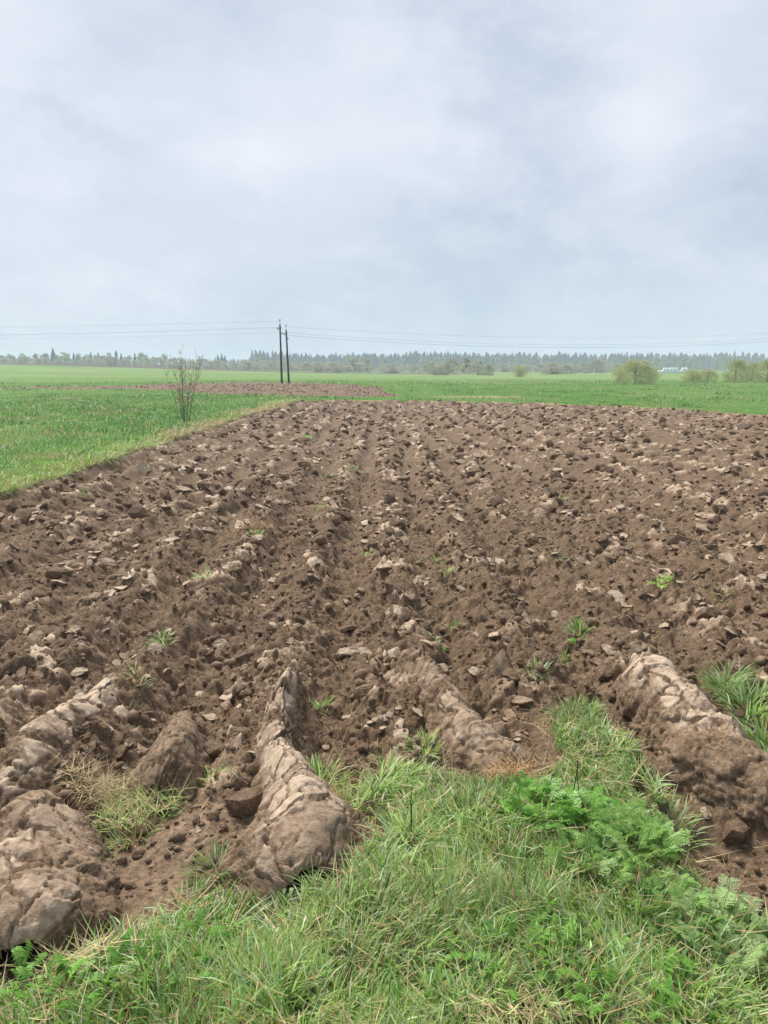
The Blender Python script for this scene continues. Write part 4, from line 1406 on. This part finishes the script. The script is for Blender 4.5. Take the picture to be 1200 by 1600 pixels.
put('stem', join_tubes('stem', stems, M_BARK), root)
tag(put('twigs', join_tubes('twigs', twigs, M_BARK), root), kind='stuff')
V, F = ICO[1]
VV, FF = [], []
for k, e in enumerate(ends):
    if rs.random() < 0.30:
        VV.append(V * rs.uniform(0.012, 0.028) + e); FF.append(F + len(V) * (len(VV) - 1))
o = put('blossom', mesh_np('blossom', np.vstack(VV), np.vstack(FF), M_PETAL), root)
tag(o, kind='stuff')
lv, lf = [], []
for e in ends:
    for q in range(2):
        s = rs.uniform(0.006, 0.014); d1 = rs.normal(size=3) * s; d2 = rs.normal(size=3) * s; c0 = e + rs.normal(0, 0.03, 3)
        b = len(lv); lv += [c0 - d1, c0 - d2, c0 + d1, c0 + d2]; lf.append([b, b + 1, b + 2, b + 3])
tag(put('buds', mesh_np('buds', np.array(lv), np.array(lf), M_WILLOW, False), root), kind='stuff')


# ------------------------------------------------------------------ power line
def insulator_mesh():
    import bmesh
    prof = [(0.0, 0.0), (0.03, 0.0), (0.035, 0.03), (0.07, 0.035), (0.072, 0.06), (0.04, 0.075), (0.06, 0.085), (0.06, 0.11), (0.03, 0.13), (0.03, 0.15), (0, 0.155)]
    k = 10; V = []; F = []
    for (r_, z_) in prof:
        for j in range(k):
            V.append((r_ * math.cos(6.283 * j / k), r_ * math.sin(6.283 * j / k), z_))
    for i in range(len(prof) - 1):
        for j in range(k):
            F.append([i * k + j, i * k + (j + 1) % k, (i + 1) * k + (j + 1) % k, (i + 1) * k + j])
    return mesh_np('insulator', np.array(V) * 1.5, np.array(F), M_PORC)


INS = insulator_mesh()


def utility_pole(px, py, d, H, lean_x, label, arms=True, top_pin=True):
    """pole at plan distance d on the bearing of px"""
    x_, y_ = (px - 600) / 1155.0 * (d * math.cos(PITCH) + CAM_H * math.sin(PITCH)), d
    z_ = zat(x_, y_)
    rt = empty('utility_pole', (x_, y_, z_))
    tag(rt, label, 'utility pole', 'poles of the power line')
    top = (lean_x, 0, H)
    put('post', join_tubes('post', [tube([(0, 0, -0.3), (lean_x * 0.5, 0, H * 0.5), top], [0.125, 0.105, 0.085], 10)], M_POLE), rt)
    put('top_bracket', join_tubes('top_bracket', [tube([(lean_x - 0.16, 0, H - 0.35), (lean_x + 0.16, 0, H - 0.35)], [0.05, 0.05], 6),
                                                  tube([(lean_x, 0, H - 0.45), (lean_x, 0, H + 0.38)], [0.028, 0.022], 6)], M_STEEL), rt)
    for dx, dy in ((0, 0), ):
        put('insulator', INS, rt, (lean_x, 0, H + 0.36))
    put('crossarm', join_tubes('crossarm', [tube([(lean_x - 0.3, 0, H - 0.50), (lean_x + 0.1, 0, H - 0.50)], [0.035, 0.035], 6)], M_STEEL), rt)
    for dx, dz in ((-0.27, -0.46), (0.2, -1.0)):
        put('insulator', INS, rt, (lean_x + dx, 0, H + dz - 0.06))
    return (x_ + lean_x, y_, z_ + H)


pA = utility_pole(440.5, 600, 84, 6.45, -0.05, 'taller left one of the two dark poles in the distance')
pB = utility_pole(451.5, 600, 87, 6.0, -0.18, 'shorter right one of the two dark poles in the distance')
pL = (-92, 86, pA[2] + 0.4)
pR = (76, 107, 6.9)
ptl = utility_pole(600 - 1155 * 92 / 86.0, 600, 86, 7.3, 0, 'pole carrying the cables far outside on the left')
ptr = utility_pole(600 + 1155 * 76 / 106.0, 600, 107, 7.3, 0, 'pole carrying the cables far outside on the right')


def cable(a, b, sag, r_, label):
    a, b = np.array(a, float), np.array(b, float)
    t = np.linspace(0, 1, 40)
    P = a[None] * (1 - t)[:, None] + b[None] * t[:, None]
    P[:, 2] -= 4 * sag * t * (1 - t)
    o = put('power_cable', join_tubes('power_cable', [tube(P, np.full(40, r_), 5)], M_WIRE))
    tag(o, label, 'cable', 'cables of the power line')


def off(p, dy, dz):
    return (p[0], p[1] + dy, p[2] + dz)


cable(off(ptl, 0.0, -1.0), off(pA, 0.0, 0.38), 0.45, 0.0063, 'faint topmost cable left of the poles')
cable(off(ptl, 0.0, -1.7), off(pA, 0.0, -0.30), 0.60, 0.0100, 'dark middle cable left of the poles')
cable(off(ptl, 0.0, -2.1), off(pA, 0.0, -0.85), 0.55, 0.0058, 'faint lowest cable left of the poles')
cable(off(ptr, 0.0, 1.05), off(pB, 0.0, 0.38), 1.75, 0.0063, 'faint topmost cable right of the poles')
cable(off(ptr, 0.0, 0.65), off(pB, 0.0, -0.30), 2.05, 0.0068, 'faint middle cable right of the poles')
cable(off(ptr, 0.0, 0.30), off(pB, 0.0, -0.60), 2.05, 0.0100, 'dark lowest cable right of the poles')


# ------------------------------------------------------------------ trees
def spruce_geo(seed, Hh):
    rs = np.random.default_rng(seed)
    V, F = [], []
    nl, k = (13, 9) if seed < 2000 else (8, 6)
    for i in range(nl):
        t = i / nl
        zt = Hh * (0.12 + 0.88 * (t + 1.6 / nl)); zt = min(zt, Hh)
        zb = Hh * (0.10 + 0.88 * t)
        rb = Hh * 0.21 * (1 - t) ** 0.85 * rs.uniform(0.8, 1.2) + 0.1
        b = len(V)
        V.append((0, 0, zt))
        for j in range(k * 2):
            a = math.pi * j / k + i
            rr = rb * (rs.uniform(0.85, 1.25) if j % 2 == 0 else 0.5)
            V.append((rr * math.cos(a), rr * math.sin(a), zb - (0.05 * Hh * (1 - t) if j % 2 == 0 else -0.03 * Hh)))
        for j in range(k * 2):
            F.append([b, b + 1 + j, b + 1 + (j + 1) % (k * 2)])
    return np.array(V), np.array(F)


def leafy_geo(seed, Hh, Wd, n, leaf, base=0.15, clumps=14):
    """crown of leaf-sized quads gathered in clumps through its volume"""
    rs = np.random.default_rng(seed)
    cs = []
    for k in range(clumps):
        a = rs.uniform(0, 6.28); t = rs.uniform(base, 0.92)
        rr = Wd * math.sin(math.pi * min(1, t * 0.8 + 0.18)) * math.sqrt(rs.random()) * 0.9
        cs.append((rr * math.cos(a), rr * math.sin(a), Hh * t, Wd * rs.uniform(0.28, 0.5)))
    cs = np.array(cs)
    i = rs.integers(0, clumps, n)
    d = rs.normal(size=(n, 3)); d /= np.linalg.norm(d, axis=1)[:, None]
    C = cs[i, :3] + d * (cs[i, 3] * rs.random(n) ** 0.45)[:, None] * [1, 1, 0.85]
    C[:, 2] = np.clip(C[:, 2], Hh * base * 0.5, Hh)
    A = rs.normal(size=(n, 3)); A /= np.linalg.norm(A, axis=1)[:, None]
    B = rs.normal(size=(n, 3)); B -= A * (A * B).sum(1)[:, None]; B /= np.linalg.norm(B, axis=1)[:, None]
    s = leaf * rs.uniform(0.5, 1.2, n)[:, None]
    V = np.stack([C - A * s, C - B * s * 0.6, C + A * s, C + B * s * 0.6], 1).reshape(-1, 3)
    F = np.arange(4 * n).reshape(n, 4)
    return V, F, cs


def trunk_geo(seed, Hh, r0, cs, stems=1):
    rs = np.random.default_rng(seed)
    tb = []
    for s in range(stems):
        a = rs.uniform(0, 6.28); o = 0.0 if stems == 1 else 0.35 * r0 * 6
        tb.append(tube([(math.cos(a) * o * 0.2, math.sin(a) * o * 0.2, -0.2), (math.cos(a) * o, math.sin(a) * o, Hh * 0.35), (math.cos(a) * o * 1.8, math.sin(a) * o * 1.8, Hh * 0.8)],
                       [r0, r0 * 0.7, r0 * 0.2], 5))
    for c in cs[:9]:
        z_ = max(0.05, c[2] * 0.45)
        tb.append(tube([(0, 0, z_), (c[0] * 0.5, c[1] * 0.5, (z_ + c[2]) / 2), (c[0], c[1], c[2])], [r0 * 0.45, r0 * 0.3, r0 * 0.1], 4))
    return tb


def tree_proto(kind, seed):
    if kind == 'spruce':
        V, F = spruce_geo(seed, 17.0)
        tr = join_tubes('trunk', [tube([(0, 0, -0.5), (0, 0, 8), (0, 0, 15.5)], [0.22, 0.15, 0.03], 6)], M_BARK)
        return tr, mesh_np('crown', V, F, M_SPRUCE, False)
    if kind == 'birch':
        V, F, cs = leafy_geo(seed, 14, 2.9, 900, 0.42, 0.12, 18)
        return join_tubes('trunk', trunk_geo(seed, 14, 0.10, cs), M_BARK), mesh_np('crown', V, F, M_BIRCH, False)
    if kind == 'thicket':
        V, F, cs = leafy_geo(seed, 5.0, 2.9, 1500, 0.19, 0.03, 22)
        return join_tubes('trunk', trunk_geo(seed, 5, 0.045, cs, 3), M_BARK), mesh_np('crown', V, F, M_BARE, False)
    if kind == 'willow':
        V, F, cs = leafy_geo(seed, 2.7, 1.9, 6500, 0.062, 0.06, 40)
        return join_tubes('trunk', trunk_geo(seed, 2.7, 0.035, cs, 4), M_BARK), mesh_np('crown', V, F, M_WILLOW, False)


PROTO = {k: [tree_proto(k, 900 + 31 * i + len(k)) for i in range(n_)] for k, n_ in (('spruce', 5), ('birch', 5), ('thicket', 4), ('willow', 4))}
NAMES = {'spruce': 'spruce_tree', 'birch': 'birch_tree', 'thicket': 'thicket', 'willow': 'willow_bush'}


def tree(kind, x_, y_, sx, sz, label, group=None, cat='tree'):
    tr, cr = PROTO[kind][random.randrange(len(PROTO[kind]))]
    rt = empty(NAMES[kind], (x_, y_, zat(x_, y_)), random.uniform(0, 6.28))
    rt.scale = (sx, sx, sz)
    tag(rt, label, cat, group)
    put('trunk', tr, rt); put('crown', cr, rt)
    return rt


def bearing(px, d):
    return (px - 600) / 1155.0 * d * math.cos(PITCH), d


# spruce forest across the centre and right
random.seed(11)
for i in range(250):
    px = 395 + i * 2.95 + random.uniform(-3, 3)
    d = random.uniform(640, 690)
    k = 1.0 if px < 900 else 0.92
    k *= 0.92 + 0.12 * math.sin(px * 0.021) + random.uniform(-0.12, 0.09)
    if 900 < px < 960: k *= 0.85
    x_, y_ = bearing(px, d)
    tree('spruce', x_, y_, k * 1.05, k * 0.98, 'dark spruce in the front of the hazy distant forest', 'spruces of the distant forest')
# forest body behind them: one mass
VV, FF, off_ = [], [], 0
for i in range(1100):
    px = random.uniform(-160, 1360); d = random.uniform(700, 830)
    if px < 400 and random.random() < 0.55: continue
    V, F = spruce_geo(2000 + i % 23, 17.0 if px > 400 else 13)
    k = random.uniform(0.75, 1.08)
    x_, y_ = bearing(px, d)
    VV.append(V * [k * 1.5, k * 1.5, k] + [x_, y_, 0.3]); FF.append(F + off_); off_ += len(V)
o = put('distant_forest', mesh_np('distant_forest', np.vstack(VV), np.vstack(FF), M_SPRUCE, False))
tag(o, 'dark mass of conifers behind the front spruces', 'forest', kind='stuff')
# left woods beyond the crest
for i in range(64):
    px = -70 + i * 5.6 + random.uniform(-4, 4)
    d = random.uniform(440, 540)
    x_, y_ = bearing(px, d)
    if random.random() < 0.25 and px < 260:
        k = random.uniform(0.55, 0.72)
        tree('spruce', x_, y_, k * 1.1, k, 'dark spruce among pale birches of the left woods', 'spruces of the left woods')
    else:
        k = random.uniform(0.62, 0.85) * (1 if px < 260 else 0.66)
        tree('birch', x_, y_, k * 1.5, k, 'pale budding birch in the left woods beyond the rise', 'birches of the left woods')
for px, d, k in ((341, 500, 0.62), (347, 495, 0.66), (352, 505, 0.6), (183, 460, 0.72), (155, 470, .66), (85, 450, 0.78)):
    x_, y_ = bearing(px, d)
    tree('spruce', x_, y_, k * 1.2, k, 'dark spruce among pale birches of the left woods', 'spruces of the left woods')
for i in range(70):
    px = -60 + i * 9.0 + random.uniform(-4, 4)
    x_, y_ = bearing(px, random.uniform(390, 440))
    k = random.uniform(0.7, 1.15)
    tree('thicket', x_, y_, k * 1.5, k * (1.15 if px < 300 else 1.0), 'leafless low thicket along the far side of the rise', 'thickets beyond the rise', 'bush')
# pale deciduous trees in front of the spruces
for i in range(110):
    px = 400 + i * 7.3 + random.uniform(-6, 6)
    d = random.uniform(480, 600)
    x_, y_ = bearing(px, d)
    k = random.choice((random.uniform(0.35, 0.6), random.uniform(0.5, 0.85)))
    tree('birch', x_, y_, k * 1.4, k, 'pale young birch standing before the dark spruces', 'birches before the spruce forest')
for i in range(62):
    px = 385 + i * 10.2 + random.uniform(-5, 5)
    x_, y_ = bearing(px, random.uniform(370, 430))
    k = random.uniform(0.5, 1.0)
    tree('thicket', x_, y_, k * 2.2, k, 'soft grey green thicket in the misty belt under the spruce forest', 'thickets under the spruce forest', 'bush')
# mid-distance bushes seen singly
MID = [
    ('birch', 553, 330, 0.50, 1.7, 'rounded pale green clump left of the field centre, before the forest'),
    ('birch', 575, 335, 0.46, 1.7, 'second rounded pale clump just right of the centre one'),
    ('thicket', 500, 330, 0.8, 2.6, 'low dull thicket right of the two poles'),
    ('thicket', 525, 335, 0.85, 2.4, 'low dull thicket between the poles and the rounded clump'),
    ('thicket', 612, 320, 0.8, 2.4, 'low dull thicket right of the rounded pale clumps'),
    ('birch', 727, 232, 0.42, 1.6, 'tallest grey bush of the centre right clump'),
    ('thicket', 700, 228, 1.0, 1.7, 'grey bush left in the centre right clump'),
    ('thicket', 678, 235, 0.8, 1.9, 'leftmost low bush of the centre right clump'),
    ('thicket', 748, 222, 0.85, 1.6, 'grey bush right of the tallest one of the clump'),
    ('thicket', 763, 215, 0.65, 1.2, 'rightmost dark low bush of the centre right clump'),
    ('willow', 812, 168, 1.0, 1.1, 'small round olive bush standing alone in the green field'),
    ('thicket', 862, 250, 0.75, 2.4, 'wide low bush behind the lone olive bush'),
    ('thicket', 885, 255, 0.6, 2.2, 'low bush right end of the wide one'),
    ('thicket', 932, 330, 1.2, 1.6, 'hazy grey green bush left of the big willow'),
    ('thicket', 915, 335, 0.95, 1.6, 'hazy low bush farther left of the big willow'),
    ('willow', 994, 84, 1.0, 1.25, 'big spreading willow bush nearest to the field on the right'),
    ('willow', 970, 100, 0.70, 0.9, 'low left shoulder bush behind the big willow'),
    ('willow', 1018, 103, 0.72, 0.9, 'low right shoulder bush behind the big willow'),
    ('willow', 1083, 96, 0.62, 1.35, 'flat yellowish willow bush in front of the white bales'),
    ('willow', 1107, 99, 0.6, 1.35, 'flat yellowish willow bush right of the one before the bales'),
    ('willow', 1150, 97, 1.05, 0.95, 'open stemmed willow, left of the group at the right edge'),
    ('willow', 1176, 104, 1.0, 0.85, 'middle willow of the group at the right edge'),
    ('willow', 1200, 96, 1.05, 1.0, 'willow cut by the right edge of the photo'),
    ('willow', 1235, 100, 1.0, 1.0, 'willow beyond the right edge'),
    ('birch', 1068, 420, 0.62, 1.2, 'pale tree behind the white bales'),
    ('birch', 960, 430, 0.55, 1.2, 'pale tree far behind the big willow'),
]
for kind, px, d, k, wk, lab in MID:
    x_, y_ = bearing(px, d)
    tree(kind, x_, y_, k * wk, k, lab, 'bushes scattered over the far field', 'bush')
# tuft at the foot of the big willow
# ------------------------------------------------------------------ wrapped bales in the far right
def bale_mesh():
    k = 14; prof = [(0, -0.62), (0.45, -0.62), (0.62, -0.56), (0.66, -0.3), (0.66, 0.3), (0.62, 0.56), (0.45, 0.62), (0, 0.62)]
    V, F = [], []
    for (r_, y_) in prof:
        for j in range(k):
            V.append((r_ * math.cos(6.283 * j / k), y_, r_ * math.sin(6.283 * j / k) + 0.62))
    for i in range(len(prof) - 1):
        for j in range(k):
            F.append([i * k + j, (i + 1) * k + j, (i + 1) * k + (j + 1) % k, i * k + (j + 1) % k])
    return mesh_np('wrapped_bale', np.array(V), np.array(F), M_WRAP)


BALE = bale_mesh()
x0_, y0_ = bearing(1031, 330)
for lvl in range(2):
    for i in range(11 - lvl):
        if lvl and i in (0, 6, 9): continue
        x_ = x0_ + (i + 0.5 * lvl) * 1.37
        o = put('wrapped_bale', BALE, None, (x_, y0_ + random.uniform(-0.2, 0.2), zat(x_, y0_) + lvl * 1.10), (0, 0, random.uniform(-0.15, 0.15)))
        tag(o, 'white plastic wrapped round bale ' + ('in the upper row of the far stack' if lvl else 'in the bottom row of the far stack'),
            'bale', 'upper row of wrapped bales' if lvl else 'bottom row of wrapped bales')

# ------------------------------------------------------------------ haze
import bmesh
bm = bmesh.new()
bmesh.ops.create_cube(bm, size=1.0)
for v in bm.verts:
    v.co.x *= 2900; v.co.y *= 2900
    v.co.z = -2.0 if v.co.z < 0 else 26.0
me = bpy.data.meshes.new('haze'); bm.to_mesh(me); bm.free()
hm = bpy.data.materials.new('haze_air'); hm.use_nodes = True
hm.node_tree.nodes.clear()
t = NT(hm.node_tree)
ho = t.n('ShaderNodeOutputMaterial'); pv = t.n('ShaderNodeVolumePrincipled')
pv.inputs['Color'].default_value = (0.72, 0.84, 1.0, 1)
pv.inputs['Density'].default_value = 0.0008
pv.inputs['Anisotropy'].default_value = 0.0
t.link(pv.outputs[0], ho.inputs['Volume'])
me.materials.append(hm)
o = put('haze', me); tag(o, 'thin pale haze over the whole field', 'haze', kind='stuff')
